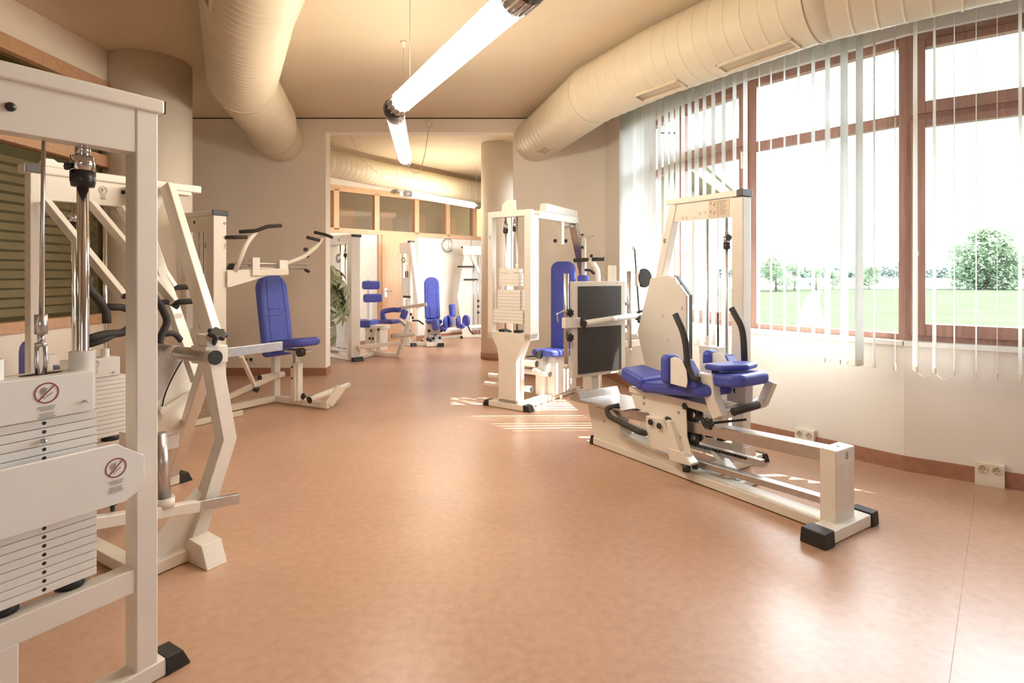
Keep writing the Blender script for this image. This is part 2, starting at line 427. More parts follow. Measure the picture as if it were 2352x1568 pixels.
# floor and ceiling
FL = [(-7.6,-5.2),(6.3,-5.2),(6.3,2.6)] + [(p[0]+.02,p[1]) for p in reversed(WO)] + [(1.5,16),(-7.6,16)]
struct(B().prism(FL, 'z', -.12, 0).obj('floor', floor_mat()))
sm_ = B(); sm_.bar((2.98, 3.66, .0003), (.2, .45, .0003), .002, .0006)
struct(sm_.obj('trim_6', 'base'))   # weld seams of the floor sheets
struct(B().prism([(-7.6,-5.2),(6.9,-5.2),(6.9,2.6)] + list(reversed(WO)) + [(1.5,16),(-7.6,16)], 'z', CZ, CZ+.2).obj('ceiling', 'ceil'))
EV = offs(W, -1.14)
struct(B().prism([WO[i] for i in range(len(WO))] + list(reversed(EV)), 'z', 3.36, 3.56).obj('trim_2', 'wallw'))   # eave outside

# window wall: parapet, lintel, plain far bay
def wallright():
    b = B()
    ribbon(b, W, WO, 0, .90)
    ribbon(b, W, WO, 3.10, CZ)
    b.prism([W[0], W[1], WO[1], WO[0]], 'z', .90, 3.10); b.prism([W[6], W[7], WO[7], WO[6]], 'z', .90, 3.10)
    return struct(b.obj('wall_right', 'wallw'))
wallright()
b = B(); I1 = offs(W, .012)
ribbon(b, I1, W, .0, .105); struct(b.obj('baseboard_right', 'base'))
I2 = offs(W, .055)
for i in range(1, len(W)-1):
    b = B().prism([I2[i], I2[i+1], WO[i+1], WO[i]], 'z', .895, .92)

def seg_frame(i):
    (ax, ay), (bx, by) = W[i], W[i+1]
    return Vector((ax, ay, 0)), math.degrees(math.atan2(by-ay, bx-ax)), math.dist(W[i], W[i+1])

def window(n, i, casement=False, handle=None):
    o, ang, L = seg_frame(i)
    root = bpy.data.objects.new('window_%d' % n, None); COL.objects.link(root); root['kind'] = 'structure'
    root.location = o; root.rotation_euler = (0, 0, R(ang))
    # local x along the wall towards the viewer, local +y = outward (left normal of far->near direction)
    y0, y1 = .05, .12; z0, z1 = .92, 3.10; fw = .05
    b = B()
    b.box(0, fw, y0, y1, z0, z1); b.box(L-fw, L, y0, y1, z0, z1)
    b.box(fw, L-fw, y0, y1, z1-.06, z1); b.box(fw, L-fw, y0, y1, z0, z0+.045)
    b.obj('window_frame', 'bwood', root, bev=.004)
    zm0, zm1 = 2.47, 2.55
    if casement:
        s_ = B(); c = .075
        for (za, zb) in ((z0+.04, zm0+.02), (zm1-.02, z1-.055)):
            s_.box(fw-.01, fw+c, y0-.022, y0+.05, za, zb); s_.box(L-fw-c, L-fw+.01, y0-.022, y0+.05, za, zb)
            s_.box(fw+c, L-fw-c, y0-.022, y0+.05, zb-.055, zb); s_.box(fw+c, L-fw-c, y0-.022, y0+.05, za, za+.085)
        s_.obj('sash', 'bwood', root, bev=.005)
    B().box(fw, L-fw, y0, y1, zm0, zm1).obj('transom', 'bwood', root, bev=.004)
    B().box(fw*.5, L-fw*.5, .085, .091, z0+.02, z1-.02).obj('pane', 'glass', root)
    s = B().box(0, L, -.035, .10, .885, .922).obj('window_sill', 'white', root, bev=.006)
    if handle is not None:
        hx, hz = handle
        h = B(); h.prism([(hx+.017*math.cos(a*PI/8), hz+.03*math.sin(a*PI/8)) for a in range(16)], 'y', y0-.034, y0-.02)
        h.cyl((hx, y0-.034, hz), (hx, y0-.06, hz), .009, 12)
        h.prism([(hx-.011, hz+.012), (hx+.011, hz+.012), (hx+.009, hz-.13), (hx, hz-.14), (hx-.009, hz-.13)], 'y', y0-.072, y0-.055)
        h.obj('window_handle', 'white', root, bev=.003)
    return root
window(1, 1); window(2, 2, True, (.88, 2.46)); window(3, 3); window(4, 4, True, (.07, 1.54)); window(5, 5)

# vertical blinds on a rail 20 cm inside the window wall
BL = offs(W, .20)
def along(P, s_):
    for i in range(len(P)-1):
        l = math.dist(P[i], P[i+1])
        if s_ <= l or i == len(P)-2:
            return (P[i][0]+(P[i+1][0]-P[i][0])*s_/l, P[i][1]+(P[i+1][1]-P[i][1])*s_/l), math.degrees(math.atan2(P[i+1][1]-P[i][1], P[i+1][0]-P[i][0])), i
        s_ -= l
def slat_mesh(tw, tw2, w=.089, z0=.74, z1=3.40):
    b = B(); n = 10; vs = []
    for k in range(n+1):
        z = z0 + (z1-z0)*k/n; a = R(tw*(1-k/n) + tw2)
        for x in (-w/2, 0, w/2):
            for y in (-.0004, .0004):
                yy = y + (.002 if x == 0 else 0)
                vs.append((x*math.cos(a)-yy*math.sin(a), x*math.sin(a)+yy*math.cos(a), z))
    fs = []
    for k in range(n):
        o = k*6; q = o+6
        for c in ((0,2),(2,4),(5,3),(3,1),(1,0),(4,5)):
            fs.append((o+c[0], o+c[1], q+c[1], q+c[0]))
    fs += [(0,1,3,2),(2,3,5,4),(n*6,n*6+2,n*6+3,n*6+1),(n*6+2,n*6+4,n*6+5,n*6+3)]
    b.add(vs, fs, True); return b
blind_labels = {1: 'white vertical blind over the narrow far window, slats nearly closed', 2: 'white vertical blind behind the leg press tower, outside it a yellow building',
                3: 'white vertical blind over the window with three small trees and the path', 4: 'white vertical blind over the window with the big round tree', 5: 'white vertical blind over the nearest window on the right, beside the big tree window'}
blind_roots = {}
sizes = [math.dist(BL[i], BL[i+1]) for i in range(len(BL)-1)]
sl = [1.20+.066*k for k in range(6)] + [1.593,1.70,1.80,1.90,2.02,2.15,2.244,2.323,2.40,2.475,2.56,2.65,2.745,2.85,2.966,3.083,3.181,3.303,3.402,3.511,3.620,3.731,3.835,3.950,4.052,4.147,4.275,4.389,4.493,4.598,4.709,4.813,4.921,5.03,5.14,5.25,5.355,5.46,5.565,5.67,5.775,5.88,5.985,6.09,6.195,6.30,6.405,6.51,6.615,6.72]
wide = {3.302: 10, 3.303: 12, 3.402: 12, 3.511: 10, 3.620: 6, 3.731: 0, 3.835: -6, 3.950: -18, 4.052: -17, 4.147: 2, 4.275: 4, 4.389: 17, 4.493: 10, 4.598: 3, 4.709: 1, 4.813: -1, 4.921: 7}
twist = {3.950: -7, 4.052: -7, 4.389: 6, 4.275: 5, 4.493: 6, 3.835: -5, 4.598: 3}
for s_ in sl:
    (x, y), ang, i = along(BL, s_)
    k = min(5, max(1, i))
    if k not in blind_roots:
        blind_roots[k] = thing('vertical_blind', blind_labels[k], 'blind', (0, 0, 0), group='vertical blinds on the window wall')
    r = blind_roots[k]
    base = {0: 96, 1: 108, 2: 113, 3: 98, 4: 88, 5: 60}[k if i else 0]      # swing from the wall line; 90 = edge on to the wall
    jit = wide.get(s_, random.uniform(-4, 4))
    Mx = XF((x, y, 0), rz=ang + base + jit)
    b = slat_mesh(twist.get(s_, random.uniform(-3, 3)), 0); b.v = [tuple(Mx @ Vector(p)) for p in b.v]
    o = b.obj('slat', 'slat', r, smooth=False)
    a = R(ang+base+jit+twist.get(s_, 0)); c, s2 = math.cos(a), math.sin(a)
    B(Mx).box(-.040, .040, -.003, .003, .735, .775).obj('hem_weight', 'plastic', o)
for k, r in blind_roots.items():
    i = k
    p0 = BL[i] if i > 1 else along(BL, 1.17)[0]; p1 = BL[i+1]
    B().bar((p0[0]*.97+p1[0]*.03, p0[1]*.97+p1[1]*.03, 3.42), (p1[0]*.97+p0[0]*.03, p1[1]*.97+p0[1]*.03, 3.42), .04, .035).obj('head_rail', 'alu', r)
    for zz in (.2,):
        ch = B(); pts = []
        here = [s_ for s_ in sl if min(5, max(1, along(BL, s_)[2])) == k]
        for a_, b_ in zip(here[:-1], here[1:]):
            pa = along(BL, a_)[0]; pb = along(BL, b_)[0]
            sag = random.uniform(.008, .045)
            seg_ = [(pa[0]*(1-t)+pb[0]*t, pa[1]*(1-t)+pb[1]*t, .745 - sag*4*t*(1-t)) for t in (0, .25, .5, .75)]
            pts += seg_
        pts.append((*along(BL, here[-1])[0], .745))
        ch.tube(pts, .0014, 5); ch.obj('bead_chain', 'white', r)

# back wall with the tall opening
YB = 7.82
b = B(); b.box(-5.0, -2.56, YB, YB+.19, 0, CZ); b.box(.02, 1.50, YB, YB+.19, 0, CZ); b.box(-2.56, .02, YB, YB+.19, 3.345, CZ)
struct(b.obj('wall_back', 'wall'))
b = B(); b.box(-5.0, -2.56, YB-.012, YB, 0, .105); b.box(.02, 1.27, YB-.012, YB, 0, .105); b.box(-2.56, -2.548, YB-.012, YB+.19, 0, .105)
b.box(.008, .02, YB-.012, YB+.19, 0, .105); struct(b.obj('baseboard_back', 'base'))
struct(B().box(-5.0, 1.3, YB-.006, YB, CZ-.014, CZ-.002).obj('shadow_gap_strip', 'dark'))  # dark strip standing in for the shadow gap under the ceiling
# left: plastered strip, glazed partition bays, pillar
XL = -3.9
b = B(); b.box(XL-.14, XL, -5.2, 5.62, 0, .93); b.box(XL-.14, XL, -5.2, 5.62, 3.22, CZ); b.box(-5.0, XL, 5.62, 5.76, 0, CZ)
b.box(-5.14, -5.0, 5.62, YB+.19, 0, CZ)
struct(b.obj('wall_left', 'wall'))
def pillar(n, x, y, r):
    o = bpy.data.objects.new('pillar_%d' % n, None); COL.objects.link(o); o['kind'] = 'structure'; o.location = (x, y, 0)
    B().cyl((0, 0, 0), (0, 0, CZ), r, 64).obj('shaft', 'col', o)
    B().cyl((0, 0, 0), (0, 0, .105), r+.008, 64).obj('skirting', 'base', o)
pillar(1, -3.67, 5.78, .37); pillar(2, -.245, 9.42, .265)
posts = [5.60, 4.15, 2.70, 1.25, -.2, -1.65, -3.1, -5.1]
fr = B()
for y in posts: fr.box(XL-.11, XL+.015, y-.035, y+.035, .93, 3.22)
for (z0, z1) in ((.93, 1.02), (2.42, 2.53), (3.12, 3.24)): fr.box(XL-.115, XL+.02, -5.1, 5.62, z0, z1)
o = struct(fr.obj('window_7', 'beech_x', bev=.004))
for a, c in zip(posts[1:], posts[:-1]):
    B().box(XL-.05, XL-.044, a+.03, c-.03, 1.0, 2.44).obj('pane', 'glassd', o)
    B().box(XL-.05, XL-.044, a+.03, c-.03, 2.51, 3.14).obj('pane', 'glassd', o)
b = B()
for a, c in zip(posts[1:], posts[:-1]):
    for k in range(17):
        z = 1.05 + k*.078
        b.add([(XL-.16, a+.05, z), (XL-.16, c-.05, z), (XL-.205, c-.05, z+.060), (XL-.205, a+.05, z+.060),
               (XL-.163, a+.05, z-.001), (XL-.163, c-.05, z-.001), (XL-.208, c-.05, z+.059), (XL-.208, a+.05, z+.059)],
              [(0,1,2,3),(7,6,5,4),(0,4,5,1),(1,5,6,2),(2,6,7,3),(3,7,4,0)])
tag(b.obj('louvre_blind', 'lblind'), 'dim horizontal louvre blind behind the dark glass partition on the left', 'blind')
b = B(); b.box(-7.5, -7.4, -5.2, 5.62, 0, CZ); b.box(-7.5, XL-.14, 5.55, 5.65, 0, CZ); b.box(-7.5, XL-.14, -5.2, -5.1, 0, CZ)
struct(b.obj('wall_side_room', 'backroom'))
# behind the camera: wall with one unseen window added for its daylight, right return
b = B(); YR = -5.0
b.box(-3.9, 6.4, YR-.2, YR, 0, .9); b.box(-3.9, 6.4, YR-.2, YR, 3.1, CZ)
xs = [-3.9, .9, 1.7, 6.4]
for k in range(0, 4, 2): b.box(xs[k], xs[k+1], YR-.2, YR, .9, 3.1)
struct(b.obj('wall_front', 'wall'))
struct(B().box(6.2, 6.4, -5.2, 2.5, 0, CZ).obj('wall_side', 'wall'))
for k in range(1, 3, 2):
    b = B(); a, c = xs[k], xs[k+1]
    for q in (a, (a+c)/2-.04, c-.07): b.box(q, q+.07, YR-.14, YR-.06, .9, 3.1)
    b.box(a, c, YR-.14, YR-.06, .9, .97); b.box(a, c, YR-.14, YR-.06, 3.03, 3.1)
    o = struct(b.obj('window_%d' % (8+k//2), 'bwood')); B().box(a, c, YR-.103, YR-.097, .95, 3.05).obj('pane', 'glass', o)

# ---------------------------------------------------------------- far room
def fw(s_, d=0, z=0):      # along the oblique far wall, d = distance into the room
    return (-4.9 + s_*.7071 + d*.7071, 9.08 + s_*.7071 - d*.7071, z)
FROOT = XF((-4.9, 9.08, 0), rz=45)
b = B(FROOT); b.box(-1.6, 8.8, 0, .15, 0, 2.17); b.box(-1.6, 8.8, 0, .15, 3.0, CZ); struct(b.obj('wall_far', 'panel'))
struct(B(FROOT).box(-1.6, 8.8, -.012, 0, 0, .09).obj('baseboard_far', 'base'))
rail = B(FROOT); rail.box(-1.6, 8.8, -.02, .12, 2.17, 2.26); rail.box(-1.6, 8.8, -.02, .12, 2.95, 3.06)
ps = [1.35, 2.26, 3.13, 4.09, 4.92, 5.71, 6.55, 7.4]
for p in [-.3] + ps: rail.box(p-.055, p+.055, -.02, .12, 2.22, 3.0)
o = struct(rail.obj('window_11', 'beech', bev=.003))
allp = [-1.5, -.3] + ps
for a, c in zip(allp[:-1], allp[1:]):
    B(FROOT).box(a+.05, c-.05, .04, .046, 2.24, 2.97).obj('pane', 'glassc', o)
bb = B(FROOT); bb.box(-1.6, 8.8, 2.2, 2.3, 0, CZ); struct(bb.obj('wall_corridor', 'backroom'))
cb = B(FROOT)
for q in (1.2, 2.5, 3.4, 4.4, 5.4, 6.4): cb.box(q, q+.42, 2.05, 2.2, 2.0, 2.9)
struct(cb.obj('trim_3', 'beech'))
# beech door leaf between two pale panels and joint strips
d = B(FROOT).box(3.24, 4.06, -.025, 0, .0, 2.17).obj('door_1', 'beech', bev=.003); struct(d)
B(FROOT).box(3.15, 3.225, -.03, 0, .0, 2.17).obj('door_frame', 'beech_x', d)
hb = B(FROOT); hb.cyl((3.32, -.025, 1.05), (3.32, -.07, 1.05), .01, 10); hb.tube([(3.32, -.07, 1.05), (3.44, -.07, 1.05)], .009, 8); hb.box(3.29, 3.35, -.03, -.024, .93, 1.11)
hb.obj('door_handle', 'alu', d)
cj = B(FROOT)
for q in (4.10, 5.60): cj.box(q-.008, q+.008, -.006, 0, .09, 2.17)
struct(cj.obj('trim_4', 'beech'))
# hidden right side of the far room, glazing added to let daylight in
b = B(); b.box(1.25, 1.4, 8.0, 8.6, 0, CZ); b.box(1.25, 1.4, 8.6, 13.2, 0, .9); b.box(1.25, 1.4, 8.6, 13.2, 3.1, CZ); b.box(1.25, 1.4, 13.2, 15.4, 0, CZ)
struct(b.obj('wall_far_right', 'wallw'))
b = B()
for y in (8.6, 9.7, 10.85, 12.0, 13.13): b.box(1.29, 1.37, y, y+.07, .9, 3.1)
b.box(1.29, 1.37, 8.6, 13.2, .9, .97); b.box(1.29, 1.37, 8.6, 13.2, 3.03, 3.1); b.box(1.29, 1.37, 8.6, 13.2, 2.45, 2.53)
o = struct(b.obj('window_12', 'bwood')); B().box(1.327, 1.333, 8.65, 13.15, .95, 3.05).obj('pane', 'glass', o)
struct(B().box(1.4, 3.4, 7.9, 15.2, 3.36, 3.56).obj('sun_block_slab', 'wallw'))   # slab added like an eave to keep sun off the far room floor
# wall clock
ck = thing('wall_clock', 'round white clock with a grey rim on the far wall', 'clock', fw(4.91, .0, 2.02), 45)
B(XF((0,0,0), rx=90)).lathe([(.0001, .0), (.155, .0), (.155, .035), (.138, .045), (.132, .03), (.0001, .03)], 40).obj('rim', 'alu', ck)
B(XF((0,0,0), rx=90)).lathe([(.0001, .024), (.131, .024), (.131, .034), (.0001, .034)], 40).obj('dial', 'clockf', ck)
h = B(); h.bar((0, -.037, 0), (0, -.037, .10), .006, .003, up=(0,1,0)); h.bar((0, -.037, 0), (.02, -.037, -.075), .008, .003, up=(0,1,0))
for k in range(12):
    a = 2*PI*k/12; h.bar((.108*math.sin(a), -.036, .108*math.cos(a)), (.122*math.sin(a), -.036, .122*math.cos(a)), .005, .003, up=(0,1,0))
h.obj('clock_hand', 'inkd', ck)

# ---------------------------------------------------------------- sockets
def socket(loc, rz, label, floorbox=True):
    t = thing('wall_socket', label, 'socket', loc, rz, 'double power sockets')
    if floorbox:
        B().prism([(-.045, 0), (0, 0), (0, .155), (-.030, .155), (-.040, .145), (-.043, .065), (-.05, .055), (-.05, 0)], 'x', -.075, .075).obj('housing', 'plastic', t, bev=.002)
        cz, yy = .108, -.042
    else:
        B().box(-.075, .075, -.012, 0, -.04, .04).obj('housing', 'plastic', t, bev=.003); cz, yy = 0, -.012
    for sx in (-.036, .036):
        o = B(XF((sx, yy, cz), rx=90)).lathe([(.001, .0), (.021, .0), (.023, .004), (.026, .004), (.026, -.004), (.001, -.004)], 28).obj('outlet', 'stkb', t)
        p = B(); p.cyl((sx-.009, yy-.0005, cz), (sx-.009, yy-.002, cz), .0035, 8); p.cyl((sx+.009, yy-.0005, cz), (sx+.009, yy-.002, cz), .0035, 8)
        p.box(sx-.003, sx+.003, yy-.003, yy, cz+.015, cz+.02); p.box(sx-.003, sx+.003, yy-.003, yy, cz-.02, cz-.015); p.obj('contacts', 'inkd', o)
def onwall(i, t):
    o, ang, L = seg_frame(i); d = Vector((math.cos(R(ang)), math.sin(R(ang)), 0)); return o + d*t, ang
p, ang = onwall(4, .466); socket((p.x, p.y, 0), ang, 'double socket box standing at the skirting below the window with the big tree')
p, ang = onwall(3, .50); socket((p.x, p.y, 0), ang, 'double socket box at the skirting behind the leg press rail')
# sockets face -y locally, so turn them to face the room
for o in COL.objects:
    if o.name.startswith('wall_socket'): pass
socket((-3.62, YB, .22), 0, 'flat double socket on the back wall behind the bench with the blue backrest', False)

# ---------------------------------------------------------------- ducts
def duct(name, path, r, label, pitch=.135, ridge=.0035, seams=(), vents=(), parent_cat='duct'):
    P = [Vector(p) for p in path]; n = 40; rings = []
    def tang(i):
        if i == 0: return (P[1]-P[0]).normalized()
        if i == len(P)-1: return (P[-1]-P[-2]).normalized()
        return ((P[i+1]-P[i]).normalized() + (P[i]-P[i-1]).normalized()).normalized()
    def ring(c, d, rr, t=None):
        """circle across direction d at c, slid along d on to the mitre plane with normal t"""
        x = d.cross(Vector((0,0,1))).normalized(); y = x.cross(d).normalized(); out = []
        for k in range(n):
            a = 2*PI*k/n; o = (x*math.cos(a) + y*math.sin(a))*rr
            if t is not None: o = o - d*(o.dot(t)/d.dot(t))
            out.append(tuple(c + o))
        return out
    for i in range(len(P)-1):
        d = (P[i+1]-P[i]).normalized(); L = (P[i+1]-P[i]).length
        rings.append(ring(P[i], d, r, tang(i)))
        def m(j):
            if j in (0, len(P)-1): return .02
            ca = tang(j).dot(d); return r*math.tan(math.acos(max(-1, min(1, ca)))) + .03
        a = m(i); e = L - m(i+1)
        q = a
        while q < e:
            for dq, rr in ((-.016, r), (-.006, r), (-.002, r+ridge), (.002, r+ridge), (.006, r), (.016, r)):
                if a <= q+dq <= e: rings.append(ring(P[i]+d*(q+dq), d, rr))
            q += pitch
    rings.append(ring(P[-1], (P[-1]-P[-2]).normalized(), r))
    b = B(); vs = [v for rg in rings for v in rg]; fs = []; sm = []
    for i in range(len(rings)-1):
        for k in range(n):
            fs.append((i*n+k, i*n+(k+1) % n, (i+1)*n+(k+1) % n, (i+1)*n+k)); sm.append(True)
    fs += [tuple(range(n-1, -1, -1)), tuple(range((len(rings)-1)*n, len(rings)*n))]; sm += [False, False]
    b.add(vs, fs, sm)
    o = b.obj(name, 'duct'); tag(o, label, parent_cat)
    for j in seams:
        t = tang(j); d = t; x = d.cross(Vector((0,0,1))).normalized(); y = x.cross(d).normalized()
        dd = (P[j]-P[j-1]).normalized(); pts = ring(P[j], dd, r+.004, t)
        s_ = B().tube([Vector(p) for p in pts] + [Vector(pts[0])], .006, 6); s_.obj('joint_band', 'duct', o)
    for (i, t0, ln, ang, w) in vents:
        d = (P[i+1]-P[i]).normalized(); c = P[i] + d*(t0+ln/2)
        x = d.cross(Vector((0,0,1))).normalized(); y = x.cross(d).normalized()
        nrm = (x*math.cos(R(ang)) + y*math.sin(R(ang))).normalized(); tw = nrm.cross(d).normalized()
        Mx = Matrix(((d.x, tw.x, nrm.x, 0), (d.y, tw.y, nrm.y, 0), (d.z, tw.z, nrm.z, 0), (0, 0, 0, 1)))
        Mx = Matrix.Translation(c + nrm*(r-.015)) @ Mx
        g = B(Mx)
        g.box(-ln/2, ln/2, -w/2, -w/2+.016, -.02, .026); g.box(-ln/2, ln/2, w/2-.016, w/2, -.02, .026)
        g.box(-ln/2, -ln/2+.02, -w/2, w/2, -.02, .026); g.box(ln/2-.02, ln/2, -w/2, w/2, -.02, .026)
        v = g.obj('vent_frame', 'duct', o, bev=.002)
        g = B(Mx).box(-ln/2+.01, ln/2-.01, -w/2+.01, w/2-.01, -.01, .004).obj('vent_shadow', 'dark', v)
        g = B(Mx)
        for k in range(4):
            yy = -w/2 + .02 + (w-.04)*(k+.5)/4
            g.add([(-ln/2+.02, yy-.008, .008), (ln/2-.02, yy-.008, .008), (ln/2-.02, yy+.008, .020), (-ln/2+.02, yy+.008, .020),
                   (-ln/2+.02, yy-.008, .005), (ln/2-.02, yy-.008, .005), (ln/2-.02, yy+.008, .017), (-ln/2+.02, yy+.008, .017)],
                  [(0,1,2,3),(7,6,5,4),(0,4,5,1),(1,5,6,2),(2,6,7,3),(3,7,4,0)])
        g.obj('vent_louvre', 'grille', v)
    return o
DZ = 3.23
duct('air_duct', [(.32,7.86,DZ),(.84,5.79,DZ),(1.27,4.92,DZ),(2.02,3.76,DZ),(2.60,3.28,DZ),(3.72,2.52,DZ),(5.2,1.80,DZ)], .295,
     'large round cream duct following the window wall under the ceiling', seams=(1, 3, 4), vents=((0, .55, .34, -74, .13), (2, -.18, .5, -76, .13), (2, .68, .60, -76, .13)))
duct('air_duct', [(-.15,-2.5,DZ),(-.55,1.4,DZ),(-1.15,2.75,DZ),(-1.78,3.85,DZ),(-2.56,5.40,DZ),(-2.88,6.75,DZ),(-3.10,7.35,DZ),(-3.16,7.9,DZ)], .30,
     'large round beige duct bending down the left of the ceiling into the back wall', pitch=.085, ridge=.003, seams=(4, 6), vents=((2, .25, .8, -152, .13),))
duct('air_duct', [(-3.95,8.42,3.2),(-3.05,9.15,3.2),(-2.42,10.3,3.2),(-.80,12.55,3.2),(.8,14.4,3.2)], .22,
     'round cream duct under the far room ceiling above the clerestory panes', pitch=.12, ridge=.003)

# ---------------------------------------------------------------- luminaires
def lamp_tube(root, p, q, r=.062, cap=.12, m='lamp'):
    p = Vector(p); q = Vector(q); d = (q-p).normalized()
    B().cyl(p+d*cap, q-d*cap, r, 28).obj('diffuser', m, root)
    for a, c in ((p, p+d*cap), (q, q-d*cap)):
        g = B().cyl(a, c, r*1.03, 28); x, y, dd = g.frame(d)
        for k in range(14):
            an = 2*PI*k/14; o = (x*math.cos(an)+y*math.sin(an))*r*1.05; g.bar(a+o+d*.004, c+o-d*.004, .006, .006)
        g.obj('end_sleeve', 'alu', root)
    # aluminium spine on top
    B().bar(p+d*cap+Vector((0,0,r)), q-d*cap+Vector((0,0,r)), .05, .02).obj('spine', 'alu', root)
LZ = 2.5
la = thing('pendant_tube_lamp', 'glowing tube lamp of two angled lengths with a black elbow hanging from the ceiling', 'lamp', (-.79, 3.80, LZ))
E1 = Vector((0, 0, 0)); A = Vector((.86, -1.62, 0)); Cc = Vector((-.27, 1.86, .03))
dA = A.normalized(); dC = Cc.normalized()
lamp_tube(la, E1+dA*.075, A, .066); lamp_tube(la, E1+dC*.06, Cc, .062)
B().tube([E1+dA*.08, E1+dA*.02, E1, E1+dC*.02, E1+dC*.065], .070, 28, fillet=.03).obj('elbow', 'blackp', la)
A2 = A + Vector((.9, -1.0, 0)).normalized()*.06
B().tube([A, A+dA*.05, A2+Vector((.05,-.06,0))], .070, 28, fillet=.03).obj('elbow', 'blackp', la)
w = B()
for P_ in (dA*.35, A-dA*.3, Cc*.78):
    w.cyl((P_.x, P_.y, .07), (P_.x, P_.y, CZ-LZ), .0022, 6)
w.obj('hanging_wire', 'alu', la)
cn = B()
for P_ in (dA*.35, A-dA*.3, Cc*.78): cn.lathe([(.035, 0), (.03, -.02), (.008, -.06)], 20, (P_.x, P_.y, CZ-LZ))
cn.obj('ceiling_cup', 'col', la)
jb = thing('wall_mounted_junction_box', 'small round junction box on the wall above the opening, cable swooping to the lamp', 'socket', (-1.14, YB, 3.45))
B(XF((0,0,0), rx=90)).lathe([(.045, 0), (.045, .03), (.035, .04), (.001, .04)], 24).obj('cover', 'col', jb)
ce = Vector((-.79, 3.80, LZ)) + Cc + dC*.02 - Vector((-1.14, YB, 3.45))
pts = [Vector((0, -.03, -.03))]
for k in range(1, 13):
    t = k/12; pts.append(Vector((0, -.03, -.03)).lerp(ce, t) - Vector((0, 0, .45*4*t*(1-t)*(1-.35*t))))
B().tube(pts, .0045, 8).obj('cable', 'plastic', jb)
lb = thing('pendant_tube_lamp', 'glowing tube lamp hanging in the far room in front of its duct', 'lamp', (-1.82, 9.45, 2.74))
lamp_tube(lb, (0, 0, 0), (1.15, 2.05, .02), .055, .2, 'lampf')
B().lathe([(.06, 0), (.075, .03), (.05, .06)], 20, (-.10, -.12, -.03)).obj('end_knob', 'alu', lb)
w = B()
for P_ in ((-.08,-.1), (1.1, 1.95)): w.cyl((P_[0], P_[1], .05), (P_[0], P_[1], .8), .0025, 6)
w.tube([(-.08,-.1,.04), (-.5,-.75,.42), (-.62,-.95,.8)], .003, 6); w.obj('hanging_wire', 'alu', lb)

for q_, (lx, ly) in enumerate(((-5.6, 3.6), (-5.6, .4))):
    ls = thing('tube_light', ('near', 'rear')[q_] + ' twin tube ceiling light in the room behind the dark glass partition', 'lamp', (lx, ly, 2.95))
    B().box(-.12, .12, -.7, .7, .03, .09).obj('housing', 'white', ls, bev=.004)
    for x_ in (-.06, .06): B().cyl((x_, -.65, 0), (x_, .65, 0), .018, 12).obj('tube', 'cool', ls)
    for y_ in (-.5, .5): B().cyl((0, y_, .09), (0, y_, CZ-2.95), .004, 6).obj('hanging_wire', 'alu', ls)
# ---------------------------------------------------------------- garden
GZ = -.30
def gq(name, m, pts, z, dz=.05):
    return struct(B().prism(pts, 'z', z-dz, z).obj(name, m))
gq('ground', 'grass', [(-30,-25),(75,-25),(110,64),(-10,64),(-30,40)], GZ, .3)
gq('lake', 'water', [(-200,64.2),(110,64.2),(300,20),(500,420),(-300,420)], GZ-.05, .2)
gq('path', 'pathm', [(4.4,8.6),(5.6,8.6),(9.3,16.8),(19.2,35.5),(34.6,63.5),(33.6,63.5),(18.2,35.5),(8.3,16.8)], GZ+.012, .011)
def clump(b, c, r, n, size, rng):
    for _ in range(n):
        d = Vector((rng.gauss(0,1), rng.gauss(0,1), rng.gauss(0,1))).normalized()*(r*rng.uniform(.55, 1.03))
        p = Vector(c) + Vector((d.x, d.y, d.z*.85))
        a = Vector((rng.uniform(-1,1), rng.uniform(-1,1), rng.uniform(-.6,.6))).normalized(); e = a.cross(Vector((rng.uniform(-1,1), rng.uniform(-1,1), 1))).normalized()
        s_ = size*rng.uniform(.6, 1.3)
        b.add([tuple(p-a*s_), tuple(p+e*s_*.5), tuple(p+a*s_), tuple(p-e*s_*.5)], [(0,1,2,3)])
def tree(name, label, x, y, h, w, seed, trunk=.18, n=34, leaf='treel', g=None, spread=1.0, low=.12):
    rng = random.Random(seed); t = thing(name, label, 'tree' if h > 2 else 'bush', (x, y, GZ), 0, g)
    tr = B(); tr.tube([(0,0,-.1), (.05*h*.1,0,h*.3), (0,.02*h,h*.6)], .1, 8, rs=[trunk, trunk*.7, trunk*.3])
    cr = B()
    for k in range(n):
        a = rng.uniform(0, 2*PI); zz = rng.uniform(low, .93); prof = math.sin(PI*min(1, (zz-low+.1)/(1.08-low)))**.6
        rr = w/2*prof*rng.uniform(.25, .85)*spread; c = (rr*math.cos(a), rr*math.sin(a), h*zz)
        clump(cr, c, w*.17*rng.uniform(.7, 1.25), 210, w*.024, rng)
        if k % 4 == 0: tr.tube([(0, 0, h*max(.15, zz-.3)), (c[0]*.8, c[1]*.8, c[2])], .03, 5, rs=[trunk*.3, trunk*.1])
    tr.obj('trunk', 'bark', t); cr.obj('foliage', leaf, t); return t
tree('tree', 'big round leafy tree on the lawn seen through the right window', 51, 65-4, 6.4, 8.2, 3, .25, 70, low=.03)
tree('tree', 'small rounded pale tree beside the left end of the tree group, by the window mullion', 25.5, 55, 3.5, 4.0, 5, .12, 34, spread=1.1, g='small trees beyond the lawn')
tree('tree', 'narrow tree standing second in the small tree group', 28.3, 57, 3.1, 2.4, 6, .10, 22, spread=1.1, g='small trees beyond the lawn')
tree('tree', 'third and lowest tree of the small group left of the path', 31.0, 58, 2.6, 2.2, 7, .10, 22, spread=1.1, g='small trees beyond the lawn')
tree('shrub', 'low grey green shrub at the far end of the path', 34.9, 62, 1.8, 2.6, 8, .05, 24, g='shrubs at the lake edge', low=.05)
